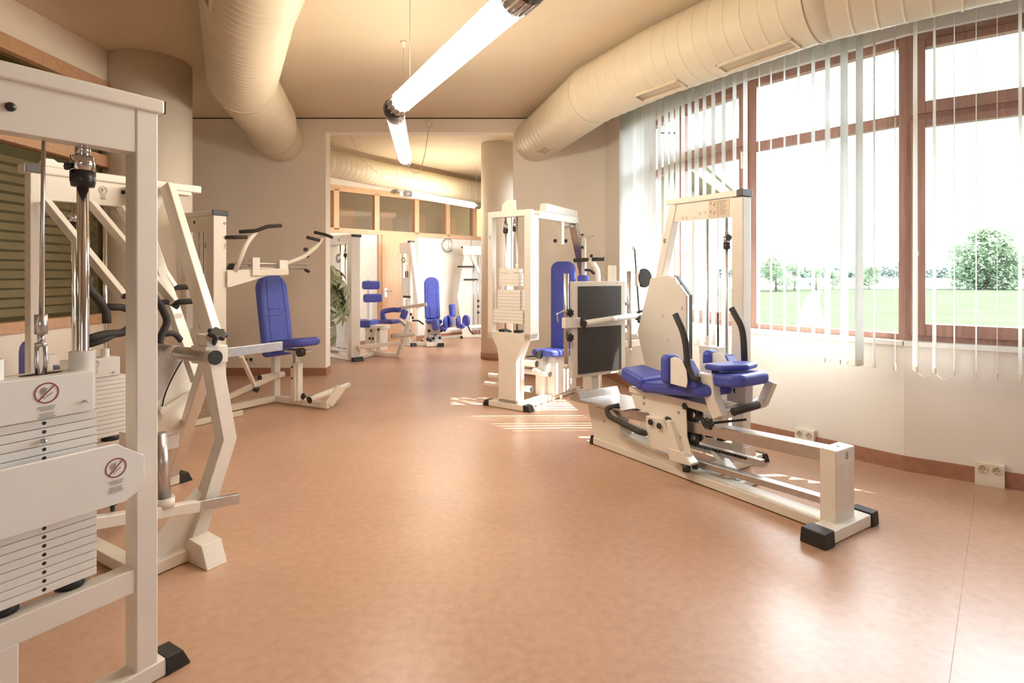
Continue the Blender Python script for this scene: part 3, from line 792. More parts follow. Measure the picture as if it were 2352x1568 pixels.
tree('shrub', 'yellow green round shrub by the lake right of the path', 38.9, 62, 2.5, 3.6, 9, .06, 30, g='shrubs at the lake edge', low=.05)
rng = random.Random(4); fb = B()
for k in range(420):
    a = k/420; x = -120 + 420*a; y = 250 - 60*abs(a-.4)
    clump(fb, (x, y, GZ+1.5+rng.uniform(0, 2.0)), rng.uniform(2.6, 4.6), 40, 1.2, rng)
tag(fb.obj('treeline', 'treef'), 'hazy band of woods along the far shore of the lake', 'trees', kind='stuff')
# wing of the building seen obliquely through the narrow windows
wg = thing('building_wing', 'yellow rendered wing of the building with a sloping eave outside the narrow windows', 'building', (0, 0, 0))
P0 = (3.0, 11.2); P1 = (5.9, 16.2); nn = (-.865, .50)
back0 = (P0[0]+nn[0]*1.2, P0[1]+nn[1]*1.2); back1 = (P1[0]+nn[0]*2.5, P1[1]+nn[1]*2.5)
B().prism([P0, P1, (P1[0]-2.4, P1[1]+2.2), (1.7, 14.5), (1.6, 11.6)], 'z', GZ, 3.35).obj('wall', 'wingwall', wg)
B().prism([(P0[0]+.3, P0[1]-.6), (P1[0]+.45, P1[1]-.1), (P1[0]-2.4, P1[1]+2.4), (1.45, 14.5), (1.45, 11.0)], 'z', 3.35, 3.62).obj('eave', 'wingwall', wg)
B().prism([(P0[0]+.35, P0[1]-.65), (P1[0]+.5, P1[1]-.15), (P1[0]-2.4, P1[1]+2.5), (1.42, 14.5), (1.42, 11.0)], 'z', 3.62, 3.68).obj('roof', 'roof', wg)
for k in range(3):
    a = .12 + .3*k; q0 = Vector(P0).lerp(Vector(P1), a); q1 = Vector(P0).lerp(Vector(P1), a+.18)
    o_ = (.865*.02, -.5*.02)
    f_ = B().bar((q0.x+o_[0], q0.y+o_[1], 1.7), (q1.x+o_[0], q1.y+o_[1], 1.7), .06, 2.0).obj('window_frame', 'bwood', wg)
    q2 = q0.lerp(q1, .08); q3 = q0.lerp(q1, .92)
    B().bar((q2.x+o_[0]*2.5, q2.y+o_[1]*2.5, 1.7), (q3.x+o_[0]*2.5, q3.y+o_[1]*2.5, 1.7), .06, 1.86).obj('pane', 'glassd', f_)

# ---------------------------------------------------------------- monstera in the far room
mp = thing('monstera_plant', 'large potted monstera with slotted leaves beside the opening into the far room', 'plant', (-3.06, 8.74, 0))
B().lathe([(.13, 0), (.18, .02), (.21, .34), (.225, .34), (.225, .38), (.19, .38), (.19, .33), (.001, .33)], 32).obj('pot', 'pot', mp)
B().lathe([(.188, .335), (.188, .34), (.001, .35)], 24).obj('soil', 'soil', mp)
def leaf_b(size):
    """slotted heart-shaped leaf: midrib with separate finger lobes, lying along x"""
    b = B(); rows = 5
    prof = [.46, .60, .60, .50, .32]
    for side in (-1, 1):
        for k in range(rows):
            x0 = k/rows; hw = .5/rows
            w_ = prof[k]; sw = .06 + .20*k/rows          # lobes sweep towards the tip
            pts = [(x0-hw*.95, 0), (x0+hw*.95, 0), (x0+hw*1.0+sw*.5, side*w_*.5), (x0+hw*.55+sw*1.0, side*w_), (x0-hw*.35+sw*.95, side*w_*.97), (x0-hw*.85+sw*.45, side*w_*.5)]
            if k == 0: pts = [(-.14, side*.06), (x0+hw*.95, 0), (x0+hw*.9+.04, side*w_*.6), (x0-.02, side*w_), (x0-.14, side*w_*.75), (x0-.17, side*w_*.35)]
            b.add([((x-.1)*size, y*size, -abs(y)*size*.4 - max(0, x-.45)**2*size*.7) for x, y in pts], [tuple(range(6))])
    b.add([((x-.1)*size, y*size, -max(0, x-.45)**2*size*.7) for x, y in ((.9, -.10), (1.22, 0), (.9, .10))], [(0, 1, 2)])
    return b
rng = random.Random(21)
specs = [(.42,-.10,1.36,-20,35,.30),(.30,-.25,1.42,-60,25,.27),(.42,.02,1.12,0,55,.34),(.28,-.30,1.10,-50,60,.33),(.20,.12,1.52,35,20,.28),(.44,-.12,.98,-18,65,.30),
         (.14,-.36,1.25,-80,45,.32),(-.2,.1,1.5,140,20,.3),(-.3,-.1,1.25,190,40,.34),(.0,.3,1.35,90,30,.3),(-.05,-.3,1.45,-100,30,.3),(.37,-.06,.60,-8,82,.28),
         (.34,-.18,1.48,-35,50,.26),(.46,-.02,1.24,5,62,.3),(.40,-.2,1.18,-30,70,.28),(.24,-.02,1.30,-10,48,.3),(.32,-.22,1.28,-40,66,.3),(.48,.02,1.02,10,75,.26),(.28,-.16,1.02,-20,78,.3),
         (-.22,-.28,1.0,230,50,.3),(.22,-.34,.92,-60,70,.28),(.36,.10,1.28,15,40,.28),(.1,-.2,1.55,-70,10,.26)]
for k, (x, y, z, az, dr, s_) in enumerate(specs):
    Mx = XF((x, y, z), rz=az) @ Matrix.Rotation(R(dr), 4, 'Y') @ Matrix.Rotation(R(rng.uniform(-20, 20)), 4, 'X')
    b = leaf_b(s_*1.1); b.v = [tuple(Mx @ Vector(p)) for p in b.v]
    lf = b.obj('leaf', 'leaf', mp)
    md = lf.modifiers.new('thick', 'SOLIDIFY'); md.thickness = .0015
    B().tube([(x*.12, y*.12, .34), (x*.35, y*.35, .34+(z-.34)*.6), (x*.85, y*.85, z+.03), (x, y, z)], .005, 6, fillet=.1, rs=None).obj('leaf_stalk', 'leaf', lf)
# ================================================================ machines
# ---- near left: tall double weight station -----------------------------------------------------
m1 = thing('weight_station', 'nearest cream weight tower at the left edge, stack behind an angular cover plate', 'exercise machine', (-1.203, 1.991, 0), 58.7)
T = tower(m1, -.64, -.033, 0.0, H=2.0, pw=.071, pd=.075, panel=(1.805, 1.955), lower=(.332, .41), plates=(.437, .0263, 20), pw_x=(-.485, -.208),
          head=.129, rods=(-.227, -.462), foot_over=(.03, .033), top_over=(.03, .017), stack_y=(.025, .125), rodr=.0165, rod_collar=False)
B().box(-.57, -.413, .004, .071, .05, .335).obj('support_leg', 'cream', m1, bev=.004)
for rx in (-.227, -.462):
    B().cyl((rx, .078, .96), (rx, .078, 1.152), .036, 28).obj('rod_collar', 'white', m1, bev=.004)
    B().cyl((rx, .075, 1.77), (rx, .075, 1.83), .021, 20).obj('rod_bush', 'chrome', m1)
limiter(m1, -.227, .075, 1.728, .034)
B().star((-.262, .075, 1.74), (-1, 0, 0), .012, .014, 6, .02).obj('clamp_screw', 'blackp', m1)
B().cyl((-.337, .075, 1.27), (-.330, .075, 1.83), .0055, 10).obj('cable', 'alu', m1)
tb = B(); tb.cyl((-.337, .075, 1.275), (-.337, .075, 1.215), .0165, 16); tb.cyl((-.337, .075, 1.215), (-.337, .075, 1.185), .009, 12)
tb.lathe([(.012, 0), (.016, .004), (.016, .012), (.009, .014)], 16, (-.337, .075, 1.176))
tb.tube([(-.347, .075, 1.18), (-.349, .075, 1.13), (-.345, .075, 1.09)], .006, 8); tb.tube([(-.327, .075, 1.18), (-.325, .075, 1.13), (-.329, .075, 1.09)], .006, 8)
tb.lathe([(.014, 0), (.016, .01), (.009, .014)], 16, (-.337, .075, 1.08)); tb.cyl((-.337, .075, 1.09), (-.337, .075, 1.05), .009, 12)
tb.obj('turnbuckle', 'alu', m1)
B().box(-.352, -.322, .062, .088, 1.03, 1.068).obj('cable_clevis', 'chrome', m1, bev=.003)
B().box(-.343, -.328, .058, .063, 1.035, 1.06).obj('clevis_lining', 'blue', m1)
B().prism([(-.337+.055*math.cos(a*PI/12), .075+.022*math.sin(a*PI/12)) for a in range(24)], 'z', 1.0918, 1.0935).obj('oval_cable_hole', 'dark', m1)
B().lathe([(.012, 0), (.012, .006), (.009, .012), (.001, .014)], 18, (0, 0, 0)).v
k_ = B(XF((-.433, .005, 1.875), rx=90)).lathe([(.013, 0), (.013, .006), (.009, .012), (.001, .013)], 18).obj('bolt_cap', 'blackp', m1)
B(XF((-.247, .012, 1.0), rx=90)).lathe([(.004, 0), (.004, .02), (.001, .021)], 12).obj('pin_button', 'chrome', m1)
B().prism([(-.72, .852), (-.175, .852), (-.092, .795), (-.092, .69), (-.150, .66), (-.72, .66)], 'y', -.030, -.012).obj('cover_plate', 'white', m1, bev=.002)
B().cyl((-.49, -.012, .76), (-.49, .02, .76), .01, 12).obj('cover_bracket', 'alu', m1)
B(XF((-.352, .02, .9), rx=90)).lathe([(.0075, 0), (.0075, .012), (.005, .02), (.001, .021)], 14).obj('selector_pin', 'alu', m1)
sticker(m1, -.345, .012, 1.043, .062); sticker(m1, -.178, -.031, .778, .062)

# ---- second left: lever station parallel to the first ------------------------------------------
m2 = thing('lever_station', 'cream lever machine with crossed diagonal tubes and kinked front leg behind the nearest tower', 'exercise machine', (-2.19, 3.835, 0), 58.7)
T = tower(m2, -.852, -.205, 0.0, H=2.0, pw=.068, pd=.075, panel=(1.81, 1.96), lower=(.30, .38), plates=(.41, .0262, 14), pw_x=(-.71, -.362),
          head=None, rods=(-.625, -.461), foot_over=(.03, .165), top_over=(.03, .30), rodr=.011, stack_y=(.02, .11), rod_collar=False, foot_caps=(True, True))
for k in range(1): pass
for k in range(3):
    B().box(-.69, -.384, .02, .11, .777+k*.0005, .7775+.0005*k)
for k in range(1, 1): pass
zz = .41+14*.0262
up_ = []
B().box(-.672, -.404, .008, .122, zz+.002, zz+.115).obj('head_block', 'white', m2, bev=.004)
for rx in (-.625, -.461): B().cyl((rx, .065, zz+.11), (rx, .065, zz+.165), .022, 20).obj('rod_collar', 'white', m2, bev=.003)
sticker(m2, -.54, .008, .862, .045)
B(XF((-.44, .008, .80), rx=90)).lathe([(.005, 0), (.005, .012), (.001, .013)], 12).obj('pin_button', 'chrome', m2)
limiter(m2, -.625, .065, 1.70, .026)
B().cyl((-.547, .065, 1.82), (-.547, .065, 1.05), .004, 8).obj('cable', 'alu', m2)
g = B(); g.cyl((-.547, .065, 1.05), (-.547, .065, .98), .009, 12); g.lathe([(.016, 0), (.010, .02), (.012, .05), (.006, .06)], 14, (-.547, .065, .92)); g.cyl((-.547, .065, .92), (-.547, .065, .885), .007, 10)
g.cyl((-.60, .06, .89), (-.55, .065, .96), .005, 8); g.obj('cable_joint', 'chrome', m2)
B(XF((-.39, .002, 1.90), rx=90)).lathe([(.013, 0), (.013, .006), (.001, .012)], 14).obj('bolt_cap', 'blackp', m2)
sticker(m2, -.50, .001, 1.90, .045)
B().box(-.875, -.80, -.014, .089, 1.953, 1.997).obj('end_cap', 'blackp', m2, bev=.003)
B().prism([(-.80, 2.0), (-.60, 2.0), (-.62, 2.035), (-.72, 2.03), (-.74, 2.045), (-.78, 2.045)], 'y', .01, .065).obj('pulley_guard', 'cream', m2, bev=.003)
B().box(-.23, .02, -.02, .06, 1.925, 1.948).obj('bracket_plate', 'cream', m2, bev=.003)
B().prism([(-.22, 1.815), (-.18, 1.815), (-.12, 1.95), (-.22, 1.95)], 'y', .005, .07).obj('gusset', 'cream', m2, bev=.003)
# long braces falling forward to the kinked leg
B().bar((-.145, -.04, 1.955), (-.452, -1.05, 1.08), .07, .07, up=(0, 1, .3)).obj('brace_tube', 'cream', m2, bev=.006)
B().bar((-.36, -.03, 1.94), (-.27, -.60, .78), .06, .06, up=(0, 1, .3)).obj('brace_tube', 'cream', m2, bev=.006)
def plate_path(pts, w):      # flat kinked tube profile in x,z
    L_, R_ = [], []
    P = [Vector((a, b)) for a, b in pts]
    for i, p in enumerate(P):
        if i == 0: t = P[1]-P[0]
        elif i == len(P)-1: t = P[-1]-P[-2]
        else: t = (P[i+1]-P[i]).normalized() + (P[i]-P[i-1]).normalized()
        t = t.normalized(); n = Vector((-t.y, t.x))
        if 0 < i < len(P)-1: n = n / max(.5, n.dot(Vector((-(P[i]-P[i-1]).normalized().y, (P[i]-P[i-1]).normalized().x))))
        L_.append(tuple(p + n*w/2)); R_.append(tuple(p - n*w/2))
    return L_ + R_[::-1]
B().prism(plate_path([(-.555, .05), (-.375, .54), (-.475, 1.10)], .075), 'y', -1.08, -1.00).obj('kinked_leg', 'cream', m2, bev=.006)
B().prism([(-.86, .062), (-.57, .062), (-.49, .27), (-.53, .33)], 'y', -1.045, -1.035).obj('gusset', 'cream', m2)
B().box(-1.25, -.545, -1.09, -1.01, .004, .062).obj('base_rail', 'cream', m2, bev=.005)
B().prism([(-1.25, .0), (-1.20, .105), (-1.09, .115), (-1.06, .06), (-1.06, 0)], 'x', -.598, -.498).obj('front_foot', 'cream', m2, bev=.004)
B().bar((-.80, -1.02, .04), (-.80, .02, .04), .07, .055).obj('floor_rail', 'cream', m2, bev=.005)
B().bar((-.445, -1.02, .99), (-.075, .05, .06), .058, .066, up=(1, 0, 0)).obj('rear_leg', 'cream', m2, bev=.006)
B().box(-.52, -.40, -1.10, -.97, .945, 1.035).obj('clamp_block', 'cream', m2, bev=.006)
g = B().cyl((-.50, -1.15, .985), (-.50, -.52, .985), .0345, 28).obj('roller_tube', 'alu', m2)
B().cyl((-.50, -1.157, .985), (-.50, -1.148, .985), .036, 28).obj('roller_cap', 'blackp', g)
B().cyl((-.50, -.82, .985), (-.50, -.76, .985), .0362, 28).obj('roller_sleeve', 'cream', g)
B().box(-.41, -.045, -1.06, -1.035, .962, 1.012).obj('flat_bar', 'alu', m2, bev=.003)
B().star((-.461, -1.10, 1.085), (0, -.7, 1), .044, .026, 7, .05).obj('star_knob', 'blackp', m2)
# lower arm
B().bar((-1.25, -1.115, .398), (-.572, -1.125, .272), .05, .052).obj('lower_arm', 'cream', m2, bev=.005)
B().bar((-.575, -1.125, .273), (-.364, -1.13, .240), .03, .050).obj('lower_arm_slide', 'alu', m2, bev=.003)
g = B(); g.cyl((-.742, -1.115, .665), (-.722, -1.118, .36), .027, 24); g.obj('damper', 'alu', m2)
B().cyl((-.721, -1.118, .362), (-.720, -1.118, .318), .040, 24).obj('damper_seat', 'cream', m2)
B().star((-.93, -1.10, .40), (0, 0, 1), .03, .022, 6, .03).obj('star_knob', 'blackp', m2)
B().tube([(-.90, -.8, .42), (-.80, -.82, .50), (-.72, -.82, .56), (-.69, -.80, .50)], .022, 14, fillet=.05).obj('curved_link', 'alu', m2)
# crossed lever arms with grips
def lever(p, q, hp):
    B().bar(p, q, .042, .042).obj('lever_arm', 'cream', m2, bev=.004)
    B().tube([q, (q[0]+hp*.1, q[1]-.02*hp, q[2]+.004), (q[0]+hp*.14, q[1]-.02*hp, q[2]+.006)], .017, 14).obj('grip', 'grip', m2)
lever((-.80, -.04, 1.80), (-.62, -.50, 1.28), .9)
lever((-.58, -.04, 1.81), (-.36, -.52, 1.235), .9)
lever((-.43, -.06, 1.80), (-.275, -.35, 1.315), .9)
gb = B()
gb.tube([(-.775, -.5, 1.385), (-.785, -.5, 1.33), (-.735, -.5, 1.27), (-.695, -.5, 1.20), (-.695, -.5, 1.14)], .021, 14, fillet=.04)
gb.tube([(-.70, -.5, 1.225), (-.62, -.5, 1.22), (-.58, -.5, 1.20)], .019, 14, fillet=.03)
gb.tube([(-.56, -.5, 1.14), (-.61, -.5, 1.08), (-.70, -.5, 1.085), (-.80, -.5, 1.06)], .021, 14, fillet=.05)
gb.tube([(-.80, -.5, 1.03), (-.72, -.5, 1.05), (-.64, -.5, 1.085)], .017, 14)
gb.tube([(-.46, -.5, 1.27), (-.425, -.5, 1.22), (-.385, -.5, 1.13), (-.43, -.5, 1.03), (-.43, -.5, .98)], .020, 14, fillet=.03)
gb.tube([(-.43, -.5, 1.055), (-.35, -.5, 1.06), (-.31, -.5, 1.01)], .017, 14, fillet=.04)
gb.tube([(-.46, -.5, 1.235), (-.38, -.5, 1.24), (-.33, -.5, 1.205)], .015, 14, fillet=.03)
gb.obj('bent_grip_bar', 'grip', m2)
# curved side cover with arc slot, cam link
B().prism([(-.47, .95), (-.27, .95), (-.225, .88), (-.235, .62), (-.30, .47), (-.47, .45)], 'y', -.46, -.44).obj('side_cover', 'cream', m2, bev=.003)
B().prism([(-.43, .93), (-.29, .93), (-.40, .70), (-.43, .66)], 'y', -.464, -.46).obj('arc_plate', 'alu', m2)
B().tube([(-.40+.0*k, -.468, .64) if k == 0 else (-.40+.12*math.sin(k*.16)**1.5, -.468, .64+.26*math.sin(k*.16)) for k in range(9)], .004, 6).obj('slotted_arc', 'blackp', m2)
g = B(); g.bar((-.40, -.48, .62), (-.235, -.48, .70), .012, .026); g.cyl((-.40, -.49, .62), (-.40, -.45, .62), .022, 16); g.obj('cam_link', 'cream', m2)
B(XF((-.245, -.49, .695), rx=90)).lathe([(.012, 0), (.012, .012), (.001, .014)], 12).obj('bolt_cap', 'blackp', m2)
B().prism([(-.235, .66), (-.21, .78), (-.17, .83), (-.13, .84), (-.13, .66), (-.18, .62)], 'y', -.36, -.33).obj('cam_plate', 'white', m2, bev=.003)
B().box(-.46, -.30, -.46, -.10, .38, .46).obj('cover_base', 'cream', m2, bev=.005)

# ---- small padded machine against the glazed partition ------------------------------------------
m9 = thing('back_trainer', 'narrow blue pad on a white linkage by the left partition, seen behind the nearest tower', 'exercise machine', (-3.54, 4.38, 0), 150)
B().box(-.04, .04, -.02, .06, .05, .78).obj('post', 'cream', m9, bev=.005)
B().box(-.05, .9, -.03, .07, .004, .06).obj('base_rail', 'cream', m9, bev=.005)
B().box(-.03, .03, -.3, .3, .004, .055).obj('foot_bar', 'cream', m9, bev=.005)
pad(m9, 'back_pad', XF((0, .10, .42), rz=180), .25, .48, .07, .11, .05)
pad(m9, 'seat', XF((.40, .18, .46), rx=90), .3, .32, .06, .05, .05)
B().box(.34, .42, -.02, .06, .05, .42).obj('seat_post', 'cream', m9, bev=.005)
B().bar((-.1, .02, .68), (-.42, .02, .68), .03, .06).obj('link_bar', 'alu', m9, bev=.003)
B().box(-.50, -.40, -.03, .06, .60, .74).obj('link_block', 'cream', m9, bev=.008)

# ---- press machine with the blue bench in the middle left ----------------------------------------
m3 = thing('shoulder_press', 'press machine with forked lever arms and a tall blue backrest standing before the back wall', 'exercise machine', (-2.77, 5.32, 0), -33)
# tower frame runs away from its near post
TW = XF((0, 0, 0))
def sub(root, name): return root
B().box(-.185, -.045, .004, .13, .055, 1.95).obj('post', 'cream', m3, bev=.006)
B().box(-.62, -.55, .01, .08, .055, 1.95).obj('post', 'cream', m3, bev=.006)
B().box(-.66, -.05, .0, .13, 1.95, 2.0).obj('top_beam', 'cream', m3, bev=.008)
B().box(-.052, -.033, -.006, .145, 1.950, 2.002).obj('end_cap', 'blackp', m3, bev=.003)
B().box(-.55, -.115, .015, .07, 1.81, 1.95).obj('top_panel', 'cream', m3, bev=.003)
B().box(-.55, -.115, .015, .07, .33, .40).obj('lower_beam', 'cream', m3, bev=.004)
B().box(-.66, .0, -.0, .09, .004, .06).obj('foot_bar', 'cream', m3, bev=.005)
B().box(-.07, -.045, -.22, .30, .004, .058).obj('side_foot', 'cream', m3, bev=.005)
for k in range(12):
    B().box(-.49, -.16, .02, .11, .43+k*.028, .4568+k*.028).obj('weight_plate', 'white', m3, bev=.0015, seg=1)
B().box(-.47, -.19, .01, .12, .768, .86).obj('head_block', 'white', m3, bev=.004)
for rx in (-.40, -.235): B().cyl((rx, .06, .38), (rx, .06, 1.82), .010, 14).obj('guide_rod', 'chrome', m3)
B().cyl((-.32, .06, .86), (-.32, .06, 1.82), .003, 8).obj('cable', 'blackp', m3)
limiter(m3, -.235, .06, 1.69, .03)
B(XF((-.40, .016, 1.90), rx=90)).lathe([(.014, 0), (.014, .007), (.001, .012)], 14).obj('bolt_cap', 'blackp', m3)
text('3', 'number_decal', .07, 'ink', m3, (-.044, .11, 1.66), (PI/2, 0, PI/2))
B(XF((-.045, .11, 1.88), ry=90)).lathe([(.012, 0), (.012, .004), (.001, .006)], 14).obj('bolt_cap', 'alu', m3)
B().bar((-.30, .05, .045), (-.30, .86, .045), .07, .06).obj('base_rail', 'cream', m3, bev=.005)
B().bar((-.32, .84, .045), (.46, .93, .045), .07, .06).obj('base_rail', 'cream', m3, bev=.005)
B().bar((-.32, .10, .10), (-.20, .80, .32), .05, .05).obj('base_brace', 'cream', m3, bev=.005)
B().bar((.02, .24, .60), (-.16, .50, .24), .035, .035).obj('link_tube', 'cream', m3, bev=.004)
B().cyl((-.17, .49, .23), (-.15, .53, .20), .03, 16).obj('link_foot', 'blackp', m3)
B().bar((-.31, .84, .07), (-.31, .84, .52), .07, .07, up=(0, 1, 0)).obj('back_post', 'cream', m3, bev=.005)
g = B(); g.box(.0, .07, .80, .90, .06, .46); g.obj('seat_post', 'cream', m3, bev=.006)
B().box(.065, .10, .82, .88, .06, .46).obj('seat_post_plate', 'white', m3, bev=.004)
g = B()
for z in (.42, .30): g.cyl((.035, .799, z), (.035, .79, z), .01, 12)
g.obj('bolt_cap', 'blackp', m3)
B().box(.01, .06, .82, .88, .44, .60).obj('seat_stem', 'alu', m3, bev=.004)
B().cyl((-.26, .62, .30), (-.26, .90, .30), .033, 20).obj('leg_roller', 'cream', m3)
B().cyl((-.26, .615, .30), (-.26, .622, .30), .035, 20).obj('roller_cap', 'blackp', m3)
# backrest faces +x, leaning back
Mx = XF((-.31, .84, .50), rz=90) @ Matrix.Rotation(R(-10), 4, 'X')
pad(m3, 'backrest', Mx, .35, .90, .11, .17, .05, seams=True, bev=.035)
pad(m3, 'seat', FLAT((-.24, .84, .60), 0, 6), .32, .56, .085, .13, .08, bev=.035)
B().box(-.05, .2, .76, .92, .575, .60).obj('seat_frame', 'cream', m3, bev=.004)
B().cyl((.27, .70, .60), (.27, .755, .60), .045, 20).obj('seat_knob', 'blackp', m3)
# foot rest at the front
B().bar((.44, .93, .05), (.50, 1.05, .22), .06, .09).obj('foot_arm', 'cream', m3, bev=.006)
B().cyl((.42, .72, .135), (.42, 1.22, .20), .034, 22).obj('foot_roller', 'white', m3)
B().cyl((.42, .712, .134), (.42, .722, .1355), .036, 22).obj('roller_cap', 'blackp', m3)
B().star((.17, .84, .12), (0, -1, .2), .032, .02, 7, .03).obj('star_knob', 'blackp', m3)
B().star((.28, .86, .13), (0, 0, 1), .018, .014, 6, .03).obj('star_knob', 'blackp', m3)
# press arms
B().bar((-.09, .12, 1.40), (.02, .75, 1.42), .07, .07).obj('arm_beam', 'cream', m3, bev=.005)
B().prism([(.12, 1.27), (.15, 1.27), (.58, 1.385), (.60, 1.43), (.12, 1.43)], 'x', -.03, -.01).obj('arm_gusset', 'cream', m3, bev=.003)
g = B(); g.cyl((-.02, .2, 1.50), (-.02, 1.02, 1.50), .014, 14); g.cyl((-.02, .2, 1.455), (-.02, .98, 1.455), .010, 14); g.obj('pivot_rod', 'alu', m3)
B().box(-.06, .02, .36, .44, 1.38, 1.56).obj('pivot_plate', 'cream', m3, bev=.004)
B().box(-.05, .02, .66, .76, 1.43, 1.54).obj('pivot_plate', 'cream', m3, bev=.004)
B().tube([(-.02, .70, 1.48), (-.02, .98, 1.58), (-.02, 1.15, 1.70), (-.02, 1.22, 1.80)], .024, 14, fillet=.05).obj('press_arm', 'cream', m3)
B().tube([(-.02, .20, 1.42), (-.02, .32, 1.70), (-.02, .42, 1.82)], .024, 14, fillet=.05).obj('press_arm', 'cream', m3)
g = B()
g.tube([(-.08, 1.17, 1.86), (.05, 1.21, 1.83), (.11, 1.26, 1.80)], .018, 14, fillet=.03); g.tube([(-.10, 1.08, 1.80), (.02, 1.16, 1.765)], .018, 14)
g.obj('grip', 'grip', m3)
g = B()
g.tube([(-.08, .28, 1.81), (.02, .40, 1.825), (.08, .48, 1.87), (.14, .60, 1.885)], .019, 14, fillet=.03); g.tube([(-.04, .12, 1.745), (.06, .28, 1.755)], .019, 14)
g.obj('grip', 'grip', m3)
B().star((-.03, 1.03, 1.60), (.3, -.6, -.5), .026, .02, 7, .06).obj('star_knob', 'blackp', m3)
B().cyl((-.02, 1.0, 1.66), (.02, .98, 1.66), .022, 16).obj('arm_stop', 'blackp', m3)
B().cyl((-.02, 1.0, 1.44), (.04, 1.0, 1.42), .016, 14).obj('rubber_stop', 'blackp', m3)
g = B(); g.prism([(.12, 1.30), (.20, 1.30), (.32, 1.50), (.24, 1.50)], 'x', -.20, -.17); g.obj('cam_lever', 'blackp', m3, bev=.003)
g = B(XF((-.20, .30, 1.44), ry=90)).lathe([(.02, 0), (.07, 0), (.07, .02), (.02, .02)], 28); g.obj('pulley', 'alu', m3)

# ---- far room: knee extension machine -------------------------------------------------------------
m4 = thing('knee_trainer', 'machine with three short blue pads stacked beside its tower, partly behind the monstera', 'exercise machine', (-2.5, 9.0, 0), -46)
tower(m4, -.95, -.09, 0.0, H=2.03, pw=.14, pd=.16, panel=(1.88, 1.985), lower=(.12, .17), plates=(.18, .03, 20), pw_x=(-.66, -.36), head=.1, rods=(-.60, -.42),
      foot_over=(.03, .03), stack_y=(.03, .12), holes=False)
limiter(m4, -.42, .075, 1.72, .03)
B(XF((-.60, .05, 1.65), rx=90)).lathe([(.01, 0), (.075, 0), (.075, .02), (.01, .02)], 28).obj('pulley', 'alu', m4)
B(XF((-.5, .003, 1.95), rx=90)).lathe([(.014, 0), (.014, .007), (.001, .012)], 14).obj('bolt_cap', 'blackp', m4)
D = XF((-.31, .62, 0), rz=18)
def b4(): return B(D)
b4().box(-.30, -.24, .05, .11, .05, 1.30).obj('back_post', 'white', m4, bev=.005)
pad(m4, 'upper_back_pad', D @ XF((-.20, .02, 1.13), rz=60), .30, .145, .10, .04, .04, bev=.03)
pad(m4, 'lower_back_pad', D @ XF((-.16, .02, .91), rz=60), .32, .145, .10, .04, .04, bev=.03)
pad(m4, 'seat', D @ XF((-.16, .10, .60), rz=-75) @ Matrix.Rotation(R(90), 4, 'X'), .38, .42, .12, .05, .05, bev=.03)
g = b4(); g.box(-.25, -.12, -.05, .15, .10, .50); g.box(.0, .08, -.05, .15, .10, .50); g.obj('seat_column', 'cream', m4, bev=.006)
b4().box(-.28, .12, -.06, .16, .46, .52).obj('seat_frame', 'white', m4, bev=.006)
b4().tube([(.16, -.04, .58), (.12, -.04, .76), (.34, -.04, .80), (.50, -.04, .80)], .042, 14, fillet=.05).obj('knee_pad', 'blue', m4)
b4().bar((.56, -.05, .66), (.62, -.05, .80), .08, .10).obj('shin_pad', 'blue', m4, bev=.02)
b4().bar((.10, -.02, .60), (.40, -.02, .60), .22, .07).obj('thigh_pad', 'purple', m4, bev=.02)
b4().bar((.50, .0, .83), (.98, .04, .90), .055, .055).obj('lever_arm', 'cream', m4, bev=.006)
b4().bar((.46, .02, .62), (.74, .04, .40), .04, .04).obj('link_tube', 'alu', m4, bev=.004)
b4().cyl((.34, -.04, .36), (.80, .0, .42), .04, 18).obj('foot_roller', 'cream', m4)
b4().cyl((.335, -.042, .36), (.345, -.04, .36), .042, 18).obj('roller_cap', 'blackp', m4)
B().bar((-.05, .10, .22), (.24, .70, .27), .07, .06).obj('side_rail', 'cream', m4, bev=.006)
B().bar((-.10, .10, .045), (-.40, .60, .045), .07, .06).obj('base_rail', 'cream', m4, bev=.006)
B().bar((-.50, .56, .045), (.10, .76, .045), .07, .06).obj('base_rail', 'cream', m4, bev=.006)
B().bar((.10, .76, .03), (.34, .82, .62), .08, .07, up=(0, 1, 0)).obj('front_leg', 'cream', m4, bev=.006)
for p_ in ((-.1, -.06, .43), (-.13, -.06, .30), (-.06, -.06, .30), (.06, -.06, .46)): b4().star(p_, (0, -1, 0), .022, .016, 6, .01).obj('adjuster_knob', 'blackp', m4)

# ---- far room: adductor machine --------------------------------------------------------------------
m5 = thing('adductor_trainer', 'reclined blue chair with a cluster of round knee pads before the far wall', 'exercise machine', (-1.98, 10.96, 0), -46)
g = B(); g.box(-.30, -.24, .02, .08, .05, 1.96); g.box(-.06, .0, .02, .08, .05, 1.96); g.obj('post', 'cream', m5, bev=.005)
B().box(-.36, .03, .01, .10, 1.80, 2.0).obj('top_panel', 'cream', m5, bev=.005)
B().box(-.06, .03, .0, .11, 2.0, 2.035).obj('end_cap', 'blackp', m5, bev=.003)
B().prism([(.0, 1.96), (.04, 2.0), (.30, .80), (.24, .72), (.16, .82)], 'y', .0, .09).obj('slanted_cover', 'white', m5, bev=.005)
for k in range(12): B().box(-.24, -.06, .01, .10, .98+k*.028, 1.006+k*.028).obj('weight_plate', 'white', m5)
B(XF((-.19, .0, 1.66), rx=90)).lathe([(.01, 0), (.06, 0), (.06, .02), (.01, .02)], 24).obj('pulley', 'alu', m5)
g = B(); g.cyl((-.12, .04, 1.35), (-.12, .04, 1.82), .006, 8); g.cyl((-.06, .04, 1.35), (-.06, .04, 1.82), .006, 8); g.obj('guide_rod', 'chrome', m5)
